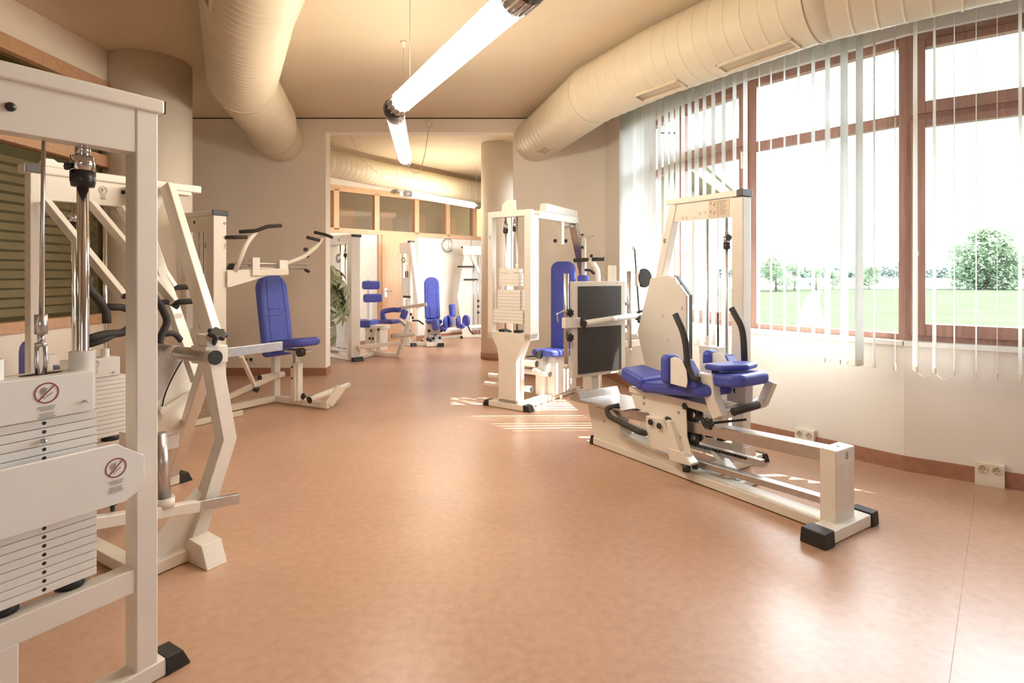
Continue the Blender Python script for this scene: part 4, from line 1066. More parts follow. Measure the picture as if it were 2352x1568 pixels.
g = B(); g.cyl((-.12, .0, 1.32), (-.12, .0, 1.45), .012, 8); g.cyl((-.06, .0, 1.32), (-.06, .0, 1.45), .012, 8); g.obj('rod_buffer', 'blackp', m5)
B().box(-.20, .02, -.01, .02, .93, .97).obj('label_strip', 'blackp', m5)
B().bar((-.06, .03, .90), (-.10, .03, .06), .10, .10, up=(0, 1, 0)).obj('lower_column', 'cream', m5, bev=.006)
B().box(-.30, .05, -.01, .10, .004, .06).obj('foot_bar', 'cream', m5, bev=.005); foot_cap(m5, XF((.05, .045, 0)), w=.10)
B().bar((.0, .06, .045), (.35, .42, .045), .07, .06).obj('base_rail', 'cream', m5, bev=.005)
B().bar((-.08, .04, .55), (-.28, .0, .42), .05, .05).obj('lever_arm', 'cream', m5, bev=.005)
for p_ in ((.10, -.02, .62), (.16, -.02, .56), (.12, -.02, .30)): B().star(p_, (0, -1, 0), .03, .02, 6, .02).obj('adjuster_knob', 'blackp', m5)
# chair faces the camera and a little to its right
D = XF((.20, .42, 0), rz=62)
def b5(): return B(D)
b5().prism([(-.05, 0), (.35, 0), (.30, .1), (.05, .45), (-.08, .45)], 'x', -.14, .14).obj('seat_column', 'cream', m5, bev=.01)
b5().box(-.16, .16, -.25, .45, .01, .09).obj('base_rail', 'cream', m5, bev=.006)
g = b5(); g.box(.05, .17, -.28, -.2, 0, .07); g.box(-.17, -.05, .36, .47, 0, .07); g.obj('rubber_foot', 'black', m5, bev=.004)
pad(m5, 'backrest', D @ XF((0, .12, .50)) @ Matrix.Rotation(R(-12), 4, 'X'), .30, .84, .08, .14, .04, seams=True, bev=.03)
pad(m5, 'head_cushion', D @ XF((.0, .055, .52)) @ Matrix.Rotation(R(-12), 4, 'X'), .11, .24, .035, .02, .02, m='blue', bev=.012)
pad(m5, 'seat', D @ XF((0, .10, .44)) @ Matrix.Rotation(R(90), 4, 'X') @ Matrix.Rotation(R(180), 4, 'Z'), .30, .36, .07, .08, .06, bev=.025)
def roundpad(c, ax, r=.118, h=.06):
    c = Vector(c); ax = Vector(ax).normalized()
    B(D).cyl(c, c+ax*h, r, 26).obj('knee_pad', 'blue', m5, bev=.018, seg=3)
    B(D).bar(c-ax*.015, c, .15, .15).obj('pad_plate', 'purple', m5, bev=.01)
for c, ax in (((.17, -.30, .46), (1, -.35, 0)), ((.02, -.35, .43), (-1, -.3, .1)), ((.30, -.22, .48), (-1, -.3, 0)), ((.44, -.18, .46), (1, -.3, 0)), ((.66, -.10, .47), (-1, -.35, 0))): roundpad(c, ax)
B(D).cyl((.36, -.12, .56), (.35, -.10, .80), .062, 22).obj('side_pad', 'blue', m5, bev=.02, seg=3)
B(D).cyl((.20, -.34, .32), (.10, -.32, .40), .05, 18).obj('ankle_pad', 'blue', m5, bev=.015)
B(D).cyl((.56, -.22, .34), (.52, -.2, .42), .05, 18).obj('ankle_pad', 'blue', m5, bev=.015)
b5().bar((.18, -.26, .33), (.95, -.05, .36), .06, .06).obj('leg_rail', 'white', m5, bev=.006)
b5().bar((.10, .1, .12), (.55, -.1, .18), .06, .05).obj('cross_rail', 'cream', m5, bev=.006)
b5().tube([(-.20, -.05, .42), (-.30, -.12, .50), (-.42, -.14, .50)], .016, 10, fillet=.04).obj('grip', 'grip', m5)
b5().tube([(.66, -.14, .38), (.70, -.22, .26), (.76, -.26, .22)], .014, 10, fillet=.03).obj('release_lever', 'grip', m5)
for p_ in ((-.13, -.16, .14), (-.08, -.17, .12), (-.02, -.17, .15), (.02, -.17, .21), (.10, -.17, .16), (-.10, -.13, .30), (.13, -.2, .30), (.52, -.2, .16)): b5().star(p_, (0, -1, 0), .03, .025, 6, .03).obj('adjuster_knob', 'blackp', m5)
g = b5()
for x_ in (-.06, .04): g.lathe([(.03, -.015), (.055, -.015), (.055, .015), (.03, .015)], 20, (x_, -.16, .20))
g.obj('gear_wheel', 'alu', m5)

# ---- far room right: white cable machine half behind the pillar ---------------------------------------
m6 = thing('cable_column', 'white machine with an angular side plate at the far wall left of the round pillar', 'exercise machine', (-1.17, 12.35, 0), 15)
B().prism([(.16, 1.95), (.30, 1.95), (.30, .06), (.10, .06), (-.02, .9)], 'y', .0, .05).obj('side_plate', 'cream', m6, bev=.005)
B().box(.10, .62, -.03, .08, 1.80, 2.0).obj('top_box', 'white', m6, bev=.01)
B().bar((.30, 0, 1.80), (.46, 0, 1.42), .07, .07, up=(0,1,0)).obj('swing_arm', 'cream', m6, bev=.006)
g = B(); g.cyl((-.02, -.05, 1.55), (.36, -.05, 1.55), .017, 12); g.cyl((.12, -.05, 1.27), (.42, -.05, 1.27), .017, 12); g.obj('pull_bar', 'grip', m6)
g = B(); g.cyl((.34, .0, .1), (.34, .0, 1.8), .012, 10); g.cyl((.44, .0, .1), (.44, .0, 1.8), .012, 10); g.obj('guide_rod', 'chrome', m6)
B().box(.50, .56, .0, .07, .06, 1.85).obj('post', 'cream', m6, bev=.006)
B().box(.05, .65, -.04, .11, .004, .06).obj('foot_bar', 'cream', m6, bev=.006)
for z in (.80, .68, .55): B().star((.44, -.02, z), (0, -1, 0), .028, .02, 6, .02).obj('adjuster_knob', 'blackp', m6)
B().star((.08, -.02, 1.97), (0, -1, 0), .02, .015, 6, .01).obj('top_knob', 'blackp', m6)

# ---- right of centre: seated machine with portal frame -------------------------------------------------
m7 = thing('leg_extension', 'machine with weights framed above a narrow pillar, tall upright blue backrest behind', 'exercise machine', (.14, 5.75, 0), -35)
B().box(-.486, -.425, .0, .075, .72, 2.0).obj('post', 'cream', m7, bev=.005)
B().box(-.02, .055, .0, .16, .72, 2.0).obj('post', 'cream', m7, bev=.005)
B().box(-.486, .055, .0, .075, 1.985, 2.05).obj('top_beam', 'cream', m7, bev=.005)
B().prism([(-.486, .79), (-.486, .73), (-.42, .715), (-.36, .62), (-.345, .50), (-.345, .06), (-.12, .06), (-.12, .52), (-.04, .70), (.055, .735), (.055, .79)], 'y', .0, .15).obj('pillar_plate', 'cream', m7, bev=.004)
B().prism([(-.315, 2.05), (-.30, 2.12), (-.24, 2.16), (-.16, 2.16), (-.15, 2.05)], 'y', .01, .06).obj('pulley_guard', 'cream', m7, bev=.004)
B().box(-.36, -.10, .0, .08, .06, .10).obj('pillar_foot', 'cream', m7, bev=.004)
B().box(-.475, -.02, -.01, .085, .004, .062).obj('foot_bar', 'cream', m7, bev=.005)
foot_cap(m7, XF((-.475, .0375, 0), rz=180), w=.088); foot_cap(m7, XF((-.02, .0375, 0)), w=.088)
for k in range(10): B().box(-.44 if k < 4 else -.37, -.05 if k < 4 else -.085, .02, .11, .885+k*.0345, .918+k*.0345).obj('weight_plate', 'white', m7, bev=.0015, seg=1)
for k in range(4): B().box(-.35, -.10, .02, .11, 1.27+k*.034, 1.302+k*.034).obj('weight_plate', 'white', m7, bev=.0015, seg=1)
B().box(-.34, -.115, .01, .12, 1.408, 1.45).obj('head_block', 'white', m7, bev=.004)
for rx in (-.295, -.15): B().cyl((rx, .06, .80), (rx, .06, 1.99), .009, 14).obj('guide_rod', 'alu', m7)
for rx in (-.295, -.15): B().cyl((rx, .06, 1.45), (rx, .06, 1.50), .016, 14).obj('rod_collar', 'white', m7)
B().cyl((-.22, .06, 1.45), (-.22, .06, 1.99), .003, 8).obj('cable', 'blackp', m7)
limiter(m7, -.295, .06, 1.87, .026); limiter(m7, -.24, .14, 1.89, .018)
for rx in (-.32, -.13): B().box(rx-.035, rx+.035, .02, .10, .79, .815).obj('bumper', 'black', m7)
B().prism([(-.25, .792), (-.205, .792), (-.2275, .815)], 'y', .03, .05).obj('index_mark', 'blackp', m7)
text('8', 'number_decal', .06, 'ink', m7, (-.455, -.001, 1.78), (PI/2, 0, 0))
# white body running back from the near post
B().box(-.02, .055, .16, 1.02, 1.97, 2.05).obj('top_rail', 'white', m7, bev=.008)
B().prism([(.30, 2.05), (1.0, 2.05), (1.0, 2.12), (.32, 2.14)], 'x', -.03, .05).obj('cable_guard', 'cream', m7, bev=.004)
B().bar((.02, .95, 1.97), (-.02, 1.30, 1.35), .10, .05, up=(0, 1, .5)).obj('slanted_beam', 'alu', m7, bev=.006)
B().box(-.16, -.05, .08, 1.12, .004, .065).obj('base_rail', 'white', m7, bev=.006)
B().box(-.30, .02, 1.10, 1.19, .004, .065).obj('rear_foot', 'cream', m7, bev=.006); foot_cap(m7, XF((.02, 1.145, 0)), w=.09)
B().prism([(.60, .06), (1.10, .06), (1.10, .53), (.62, .53)], 'x', -.24, -.02).obj('seat_column', 'white', m7, bev=.008)
B().box(-.22, -.12, .52, .60, .06, .50).obj('adjuster_column', 'cream', m7, bev=.006)
g = B()
for y_ in (.545, .58):
    for z_ in (.44, .30): g.cyl((-.119, y_, z_), (-.112, y_, z_), .008, 8)
g.obj('bolt_cap', 'alu', m7)
pad(m7, 'backrest', XF((-.105, .98, .50)), .30, 1.04, .09, .10, .03, bev=.03)
pad(m7, 'seat', XF((-.10, .92, .54)) @ Matrix.Rotation(R(86), 4, 'X'), .30, .46, .075, .06, .05, bev=.028)
B().cyl((-.14, .44, .52), (-.10, .43, .52), .045, 20).obj('seat_knob', 'blackp', m7)
B().tube([(-.16, .44, .50), (-.26, .40, .49)], .008, 8).obj('seat_lever', 'blackp', m7)
def roller(y_, z_, x0, x1, r=.036, n='leg_roller'):
    o = B().cyl((x0, y_, z_), (x1, y_, z_), r, 22).obj(n, 'cream', m7, bev=.004)
    B().cyl((x1, y_, z_), (x1+.008, y_, z_), r*.95, 22).obj('roller_cap', 'grip', o)
roller(.36, .43, -.52, -.10); roller(.50, .31, -.45, -.02, .03); roller(.20, .19, -.50, -.06, .033); roller(.30, .16, -.75, -.35, .026)
roller(.12, .30, -.56, -.3, .026)
B().tube([(-.02, .18, .40), (-.02, .30, .36), (-.02, .40, .30), (-.02, .48, .42)], .022, 12, fillet=.06).obj('lever_arm', 'white', m7)
# pulley head and bars hanging from the top rail
B().bar((-.12, .78, 1.90), (.10, .78, 1.93), .02, .02).obj('cross_rod', 'alu', m7)
B().box(-.03, .06, .62, .68, 1.72, 1.97).obj('pulley_bracket', 'cream', m7, bev=.006)
for x_, y_ in ((-.02, .62), (.07, .70)): B().star((x_, y_, 1.76), (0, -1, 0), .02, .016, 6, .02).obj('star_knob', 'blackp', m7)
# second seat side: chest bar, head roll, T handle
B().bar((.10, 1.06, .62), (.10, 1.06, 1.82), .045, .045, up=(0,1,0)).obj('mast', 'cream', m7, bev=.005)
B().cyl((-.06, 1.06, 1.80), (.24, 1.06, 1.82), .012, 12).obj('t_handle', 'alu', m7)
for p_, a_ in (((.10, 1.02, 1.84), (0, 0, 1)), ((.10, 1.02, 1.70), (0, -1, 0)), ((.22, 1.02, 1.60), (0, -1, 0))): B().star(p_, a_, .018, .014, 6, .02).obj('star_knob', 'blackp', m7)
g = B(); g.cyl((.06, .90, 1.55), (.235, .90, 1.555), .022, 16); g.cyl((.29, .90, 1.556), (.44, .90, 1.56), .022, 16); g.obj('grip_bar', 'grip', m7)
B().tube([(.26, .90, 1.56), (.33, .95, 1.44), (.33, .98, .9)], .030, 14, fillet=.05).obj('grip_arm', 'cream', m7)
B().cyl((.11, 1.02, 1.38), (.11, 1.02, 1.28), .065, 26).obj('head_roll', 'blue', m7, bev=.015)
B().tube([(.16, .98, 1.44), (.24, .94, 1.44), (.30, .92, 1.40)], .016, 10, fillet=.03).obj('grip', 'grip', m7)
B().bar((.33, .98, .06), (.33, .98, .95), .05, .05, up=(0,1,0)).obj('side_post', 'cream', m7, bev=.005)
B().bar((-.05, 1.14, .035), (.36, 1.0, .035), .06, .055).obj('base_link', 'cream', m7, bev=.005)

# ---- right foreground: leg press ------------------------------------------------------------------------
m8 = thing('leg_press', 'leg press with blue reclining carriage on steel rails beside the window', 'exercise machine', (1.658, 3.122, 0), -57)
# rails: x runs from the near end post (0) to the far end (-1.9), y towards the window
B().prism([(.03, .06), (.117, .06), (.117, .455), (.03, .455)], 'y', .0, .195).obj('end_post', 'cream', m8, bev=.005)
g = B().box(.1165, .1185, .004, .191, .375, .450).obj('end_plate', 'white', m8, bev=.001)
text('8', 'number_decal', .055, 'ink', m8, (.1195, .11, .412), (PI/2, 0, PI/2))
B().box(.1165, .1175, .07, .13, .064, .372).obj('post_recess', 'panel', m8)
B(XF((.075, .10, .4555))).lathe([(.007, 0), (.007, .003), (.001, .004)], 14).obj('bolt_cap', 'alu', m8)
B().box(.045, .160, -.105, .285, .004, .068).obj('foot_bar', 'white', m8, bev=.005)
B().prism([(.035, .0), (.172, .0), (.166, .080), (.042, .080)], 'y', -.205, -.105).obj('rubber_foot', 'black', m8, bev=.007)
B().prism([(.040, .0), (.170, .0), (.164, .076), (.045, .076)], 'y', .285, .36).obj('rubber_foot', 'black', m8, bev=.007)
B().box(-1.83, .045, .0, .13, .006, .062).obj('base_rail', 'cream', m8, bev=.006)
B().prism([(-1.87, 0), (-1.83, 0), (-1.83, .075), (-1.855, .07)], 'y', -.004, .134).obj('rubber_foot', 'black', m8, bev=.003)
def slope(x): return .445 + (x)*.055     # upper rail top height
B().bar((.04, .085, slope(.04)-.040), (-1.80, .085, slope(-1.80)-.040), .10, .075).obj('upper_rail', 'alu', m8, bev=.005)
B().bar((.04, .075, .150), (-1.02, .075, .112), .06, .040).obj('lower_rail', 'alu', m8, bev=.004)
# angled end housing and raised side plate
B().prism([(-1.83, .06), (-1.90, .30), (-1.86, .345), (-1.66, .355), (-1.56, .30), (-1.50, .14), (-1.00, .105), (-.96, .062)], 'y', .008, .120).obj('end_housing', 'cream', m8, bev=.005)
B().prism([(-1.50, .145), (-1.02, .112), (-.93, .062), (-.88, .062), (-.98, .125), (-1.48, .16)], 'y', -.004, .135).obj('rail_cover', 'white', m8, bev=.003)
B().prism([(-2.02, .345), (-1.86, .345), (-1.38, .372), (-1.38, .385), (-1.87, .372), (-1.90, .43), (-1.93, .43)], 'y', -.10, .34).obj('tread_plate', 'alu', m8, bev=.003, label='steel tread plate')
g = B(XF((-1.70, .006, .22), rx=90)).lathe([(.012, 0), (.012, .003), (.001, .004)], 14).obj('bolt_cap', 'alu', m8)
B().box(-1.80, -1.62, .003, .009, .285, .315).obj('type_plate', 'alu', m8)
# foot board
bx = -1.90
B().box(bx-.03, bx+.005, -.16, .43, .545, 1.335).obj('foot_board', 'cream', m8, bev=.006)
B().box(bx+.004, bx+.012, -.105, .375, .575, .955).obj('foot_mat', 'mat_dark', m8, bev=.002)
B().box(bx+.004, bx+.012, -.105, .375, 1.005, 1.295).obj('foot_mat', 'mat_dark', m8, bev=.002)
g = B()
for y_ in (-.06, .33):
    for z_ in (.558, 1.318): g.cyl((bx+.004, y_, z_), (bx+.008, y_, z_), .005, 10)
g.obj('board_screw', 'alu', m8)
B().bar((bx-.07, .10, .30), (bx-.07, .10, .9), .12, .08, up=(0, 1, 0)).obj('board_column', 'cream', m8, bev=.006)
for y_, z0, z1 in ((-.205, .66, 1.40), (.50, .74, 1.42)):
    t_ = B().cyl((bx-.02, y_, z0), (bx-.02, y_, z1), .021, 18).obj('side_tube', 'alu', m8)
    B().lathe([(.024, 0), (.024, .03), (.018, .045)], 18, (bx-.02, y_, z0-.03)).obj('tube_end', 'cream', t_)
B().bar((bx+.0, -.25, 1.0), (bx+.0, -.09, 1.0), .05, .085).obj('clamp_block', 'cream', m8, bev=.008)
c_ = B().cyl((bx+.045, -.06, .995), (bx+.045, .52, 1.035), .026, 22).obj('cross_bar', 'white', m8)
B().cyl((bx+.045, .20, 1.0125), (bx+.045, .27, 1.0175), .0272, 22).obj('bar_sleeve', 'cream', c_)
B().star((bx+.05, -.07, .995), (0, -1, -.05), .034, .024, 7, .02).obj('star_knob', 'blackp', m8)
for z_ in (1.085, .885):
    B().star((bx+.02, -.205, z_), (1, -.2, 0), .032, .024, 7, .03).obj('star_knob', 'blackp', m8)
    B().star((bx-.02, .47, z_+.05), (0, -1, 0), .016, .014, 6, .05).obj('star_knob', 'alu', m8)
B().star((bx+.05, .545, 1.0), (1, .2, 0), .034, .024, 7, .03).obj('star_knob', 'blackp', m8)
B().tube([(bx+.03, .52, 1.05), (bx+.05, .62, 1.08)], .012, 8).obj('clamp_lever', 'blackp', m8)
g = B().tube([(bx-.02, -.23, 1.10), (bx-.02, -.30, 1.075), (bx-.02, -.29, 1.01)], .006, 8).obj('wire_hook', 'chrome', m8)
mr = B().cyl((bx, .60, 1.05), (bx, .545, 1.615), .007, 10).obj('mirror_rod', 'blackp', m8)
B().box(bx-.014, bx+.014, .56, .60, 1.29, 1.43).obj('mirror_clip', 'cream', mr, bev=.004)
B().cyl((bx-.02, .66, 1.36), (bx+.02, .66, 1.36), .085, 30).obj('round_pad', 'grip', mr, bev=.012)
B().cyl((bx-.01, .545, 1.615), (bx-.01, .53, 1.64), .016, 12).obj('rod_end', 'white', mr)
B().box(bx-.08, bx-.03, .30, .36, 1.25, 1.47).obj('board_post', 'cream', m8, bev=.004)
B().box(bx-.04, bx-.01, .42, .80, .755, .81).obj('cross_arm', 'cream', m8, bev=.004)
# carriage
B().prism([(-1.40, .535), (-1.34, .40), (-1.20, .385), (-1.20, .31), (-1.15, .30), (-1.04, .40), (-1.0, .40), (-.90, .18), (-.82, .18), (-.86, .30), (-.87, .50), (-.70, .49), (-.66, .545)], 'y', -.012, -.002).obj('side_plate', 'cream', m8, bev=.003)
B().box(-1.40, -.66, -.02, .20, .505, .55).obj('seat_frame', 'cream', m8, bev=.006)
B().prism([(-1.20, .30), (-1.20, .375), (-1.05, .385), (-.94, .22), (-.98, .16), (-1.16, .155)], 'y', -.048, -.014).obj('lock_housing', 'cream', m8, bev=.004)
B().prism([(-1.01, .385), (-.97, .385), (-.87, .18), (-.90, .13), (-.95, .14)], 'y', -.055, -.012).obj('lock_arm', 'cream', m8, bev=.004)
B().prism([(-.99, .20), (-.86, .20), (-.79, .145), (-.79, .13), (-.97, .12)], 'y', -.06, .02).obj('lock_bracket', 'cream', m8, bev=.003)
B().cyl((-.845, -.035, .125), (-.845, -.035, .075), .026, 16).obj('rubber_stop', 'blackp', m8)
B().cyl((-.80, .0, .13), (-.80, .0, .10), .020, 16).obj('rubber_stop', 'blackp', m8)
for x_, z_ in ((-1.14, .345), (-1.06, .335)): B().star((x_, -.055, z_), (0, -1, 0), .020, .018, 6, .02).obj('star_knob', 'blackp', m8)
g = B()
for x_, z_ in ((-1.25, .49), (-1.25, .45), (-1.10, .25), (-.93, .45), (-.92, .28), (-1.19, .24)):
    g.cyl((x_, -.016, z_), (x_, -.011, z_), .010, 12)
g.obj('bolt_cap', 'alu', m8)
for z_ in (.445, .29):
    for y_ in (.03, .075):
        w_ = B().cyl((-.845, y_, z_), (-.845, y_+.022, z_), .034, 22).obj('guide_wheel', 'black', m8)
        B().cyl((-.845, y_-.002, z_), (-.845, y_+.024, z_), .018, 18).obj('wheel_hub', 'chrome', w_)
B().bar((-.875, .06, .50), (-.875, .06, .235), .10, .03, up=(0, 1, 0)).obj('wheel_carrier', 'blackp', m8, bev=.003)
B().star((-.87, -.01, .505), (0, -1, 0), .022, .02, 6, .02).obj('star_knob', 'blackp', m8)
B().tube([(-.80, .04, .44), (-.76, .03, .425), (-.73, .02, .40)], .018, 10).obj('brake_pad', 'blackp', m8)
B().star((-.66, -.03, .435), (0, -1, .1), .036, .028, 6, .03).obj('star_knob', 'blackp', m8)
B().cyl((-.66, -.01, .435), (-.50, .12, .475), .008, 10).obj('adjuster_rod', 'blackp', m8)
# toothed locking bar
B().bar((-1.12, .19, .180), (-.42, .17, .210), .045, .045).obj('locking_bar', 'alu', m8, bev=.003)
g = B()
for k in range(24):
    x_ = -.98 + k*.0195; g.box(x_, x_+.009, .143, .150, .183+(x_+1.12)*.043, .200+(x_+1.12)*.043)
g.obj('index_hole', 'blackp', m8)
B().bar((-1.66, .07, .235), (-1.18, .10, .20), .04, .04).obj('rear_locking_bar', 'alu', m8, bev=.003)
g = B()
for k in range(8): g.box(-1.50+k*.03, -1.487+k*.03, .046, .052, .214-k*.002, .230-k*.002)
g.obj('index_hole', 'blackp', m8)
B().cyl((-1.66, .02, .275), (-1.66, .08, .265), .022, 16).obj('bar_stop', 'blackp', m8)
# black bent handle on the near side
B().tube([(-1.46, -.06, .40), (-1.54, -.12, .37), (-1.50, -.13, .32), (-1.20, -.11, .265), (-1.19, -.06, .25)], .019, 16, fillet=.04).obj('grip', 'grip', m8)
# pads
def tilt(x, y, z, ry): return XF((x, y, z), ry=ry)
b = B(tilt(-.93, .075, .61, -7)); b.prism([(-.31, -.15), (-.30, .15), (.22, .19), (.31, .12), (.31, -.12), (.22, -.19)], 'z', -.035, .045)
b.obj('torso_pad', 'blue', m8, bev=.03, seg=4)
b = B(); b.tube([(-1.215, -.115, .615), (-.95, -.12, .645), (-.80, -.11, .66)], .003, 6).obj('seam', 'blued', m8)
b = B(tilt(-1.34, .075, .622, 10)); b.prism([(-.13, -.12), (-.14, .12), (.14, .17), (.14, -.17)], 'z', -.045, .05)
b.obj('hip_pad', 'blue', m8, bev=.03, seg=4)
for y_, nm in ((-.10, 'near'), (.33, 'far')):
    Mx = XF((-.90, y_, .655), rz=-100 if y_ < 0 else -80)
    p_ = pad(m8, 'shoulder_pad', Mx, .13, .20, .065, .04, .04, bev=.024)
    Mp = XF((-.83, y_-.01, .665), rz=-8)
    B(Mp).prism([(-.06, .0), (.09, .0), (.10, .04), (.09, .11), (.05, .17), (-.02, .185), (-.06, .17)], 'y', -.035, -.027).obj('shoulder_plate', 'white', m8, bev=.003)
    B().prism([(-.86, .64), (-.70, .66), (-.70, .69), (-.80, .83), (-.86, .83)], 'y', y_-.02, y_+.09).obj('shoulder_cushion', 'blue', m8, bev=.026, seg=3)
B().tube([(-.865, -.12, 1.13), (-.80, -.12, 1.02), (-.775, -.12, .93), (-.765, -.12, .80), (-.72, -.12, .725), (-.68, -.10, .72)], .0215, 18, fillet=.05).obj('grip', 'grip', m8)
B().tube([(-.76, .33, 1.16), (-.68, .33, 1.04), (-.665, .33, .95), (-.66, .33, .80)], .0215, 18, fillet=.05).obj('grip', 'grip', m8)
B().box(-.86, -.72, .14, .24, .60, .78).obj('shoulder_bracket', 'cream', m8, bev=.006)
B().star((-.74, .12, .76), (.8, -.6, 0), .028, .024, 7, .06).obj('star_knob', 'blackp', m8)
# head rest carried on a kinked bracket
b = B(tilt(-.52, .10, .725, -6)); b.prism([(-.16, -.13), (-.16, .12), (-.10, .20), (.02, .22), (.09, .16), (.09, -.10), (.04, -.16)], 'z', -.035, .045)
b.obj('head_rest', 'blue', m8, bev=.03, seg=4)
b = B(tilt(-.55, .09, .80, -3)); b.prism([(-.16, -.12), (-.16, .10), (-.10, .19), (.02, .20), (.06, .04), (-.02, -.13)], 'z', -.018, .022)
b.obj('head_cushion', 'blue', m8, bev=.018, seg=3)
B().prism(plate_path([(-.76, .712), (-.665, .712), (-.65, .60), (-.59, .49)], .078), 'y', -.05, .02).obj('head_bracket', 'cream', m8, bev=.006)
B().bar((-.60, -.01, .50), (-.50, .30, .565), .06, .055).obj('head_cross_tube', 'white', m8, bev=.006)
B().bar((-.50, .29, .555), (-.46, .33, .70), .055, .055, up=(0, 1, 0)).obj('head_strut', 'cream', m8, bev=.006)
B().bar((-.62, .02, .495), (-.60, .02, .475), .04, .03).obj('bracket_foot', 'beech', m8)
B().cyl((-.49, -.02, .545), (-.445, .16, .575), .024, 20).obj('side_grip', 'grip', m8)
B().cyl((-.492, -.028, .543), (-.489, -.018, .545), .026, 20).obj('grip_end', 'blackp', m8)
g = B(); g.star((-.60, .16, .64), (.4, -.9, 0), .02, .02, 6, .03); g.obj('star_knob', 'blackp', m8)
B().box(-.66, -.52, .14, .22, .56, .68).obj('rest_slide', 'cream', m8, bev=.006)
# weight tower of the leg press beside the rails
TY = .50
B().box(-.885, -.79, TY, TY+.095, .06, 1.95).obj('tower_post', 'cream', m8, bev=.006)
B().prism([(-1.70, .86), (-1.62, 1.36), (-1.47, 1.95), (-1.395, 1.95), (-1.55, 1.36), (-1.62, .86)], 'y', TY, TY+.075).obj('slanted_post', 'cream', m8, bev=.005)
B().box(-1.50, -.795, TY-.01, TY+.10, 1.955, 2.0).obj('top_beam', 'cream', m8, bev=.008)
B().box(-.835, -.785, TY-.014, TY+.108, 1.954, 2.005).obj('end_cap', 'blackp', m8, bev=.004)
B().prism([(-1.44, 1.815), (-.88, 1.815), (-.88, 1.955), (-1.41, 1.955)], 'y', TY+.01, TY+.065).obj('top_panel', 'cream', m8, bev=.003)
st = B().box(-1.09, -.91, TY+.0075, TY+.0095, 1.822, 1.948).obj('guide_sticker', 'stkb', m8, label='instruction sticker with small figures')
g = B(); yy = TY+.0065
g.bar((-1.005, yy, 1.825), (-1.005, yy, 1.945), .002, .001, up=(0,1,0))
for j, (fx, fz) in enumerate(((-1.07, 1.925), (-1.07, 1.86), (-1.04, 1.91), (-1.04, 1.85))):
    g.prism([(fx-.008, fz+.010), (fx+.008, fz+.010), (fx, fz-.014)], 'y', yy-.0005, yy)
    g.box(fx-.004, fx+.004, yy-.0005, yy, fz+.012, fz+.020)
for k in range(9):
    g.box(-.995, -.93-.01*(k % 3), yy-.0005, yy, 1.935-k*.0122, 1.939-k*.0122)
for k in range(5): g.box(-1.03, -1.010, yy-.0005, yy, 1.93-k*.02, 1.934-k*.02)
g.obj('figure_print', 'ink', st)
g = B()
for x_, z_, r_ in ((-1.125, 1.865, .013), (-1.34, 1.842, .011)): g.cyl((x_, TY+.011, z_), (x_, TY+.006, z_), r_, 14)
g.box(-1.24, -1.215, TY+.006, TY+.011, 1.832, 1.842); g.obj('bolt_cap', 'stkb', m8)
g = B()
for x_, z_ in ((-1.185, 1.868), (-1.31, 1.845)):
    for k in range(3): g.box(x_, x_+.025, TY+.0085, TY+.0105, z_-k*.009, z_+.003-k*.009)
g.obj('small_print', 'ink', m8)
text('8', 'number_decal', .055, 'inkd', m8, (-1.515, TY-.0015, 1.665), (PI/2, 0, 0))
text('AB', 'number_decal', .022, 'ink', m8, (-1.495, TY-.0015, 1.73), (PI/2, 0, 0)) if False else None
B().prism([(-1.64, .45), (-1.78, .90), (-1.63, 1.36), (-1.44, 1.385), (-1.40, 1.375), (-1.26, 1.22), (-1.26, .42)], 'y', TY-.045, TY-.020).obj('side_cover', 'cream', m8, bev=.004)
B().prism([(-1.44, 1.383), (-1.385, 1.385), (-1.245, 1.232), (-1.245, .42), (-1.252, .42), (-1.252, 1.228), (-1.39, 1.378)], 'y', TY-.018, TY+.012).obj('cover_edging', 'blackp', m8)
g = B()
for x_, z_ in ((-1.50, 1.06), (-1.30, 1.13), (-1.44, .86), (-1.30, 1.0)): g.cyl((x_, TY-.045, z_), (x_, TY-.050, z_), .011, 12)
g.obj('bolt_cap', 'stkb', m8)
for k in range(16):
    B().box(-1.19, -.93, TY+.03, TY+.13, .20+k*.036, .2345+k*.036).obj('weight_plate', 'white', m8, bev=.0015, seg=1)
B().box(-1.19, -1.02, TY+.02, TY+.14, .78, .845).obj('head_block', 'cream', m8, bev=.004)
for rx in (-1.155, -.982): B().cyl((rx, TY+.08, .2), (rx, TY+.08, 1.83), .0105, 16).obj('guide_rod', 'alu', m8)
for rx in (-1.155,): B().cyl((rx, TY+.08, .84), (rx, TY+.08, .92), .018, 16).obj('rod_collar', 'white', m8)
B().cyl((-1.06, TY+.08, 1.82), (-1.06, TY+.08, .84), .003, 8).obj('cable', 'alu', m8)
B().cyl((-1.06, TY+.08, .84), (-1.06, TY+.08, 1.10), .007, 8).obj('cable_end', 'blackp', m8)
B().cyl((-1.25, TY+.08, 1.82), (-1.44, TY+.08, 1.36), .002, 6).obj('cable', 'alu', m8)
limiter(m8, -.982, TY+.08, 1.63, .026); B().star((-.94, TY+.05, 1.665), (.2, -1, 0), .024, .02, 7, .04).obj('star_knob', 'blackp', m8)
for x_ in (-1.10, -.99): B().cyl((x_, TY+.03, .16), (x_, TY+.03, .185), .035, 18).obj('bumper', 'black', m8)
B().box(-1.30, -.78, TY+.01, TY+.14, .075, .16).obj('stack_base', 'cream', m8, bev=.005)
B().box(-.90, -.80, .13, TY+.26, .004, .066).obj('tower_foot', 'white', m8, bev=.006)
B().box(-1.75, -1.66, .10, TY+.20, .004, .066).obj('tower_foot', 'cream', m8, bev=.006)
foot_cap(m8, XF((-.85, TY+.26, 0), rz=90), w=.10)
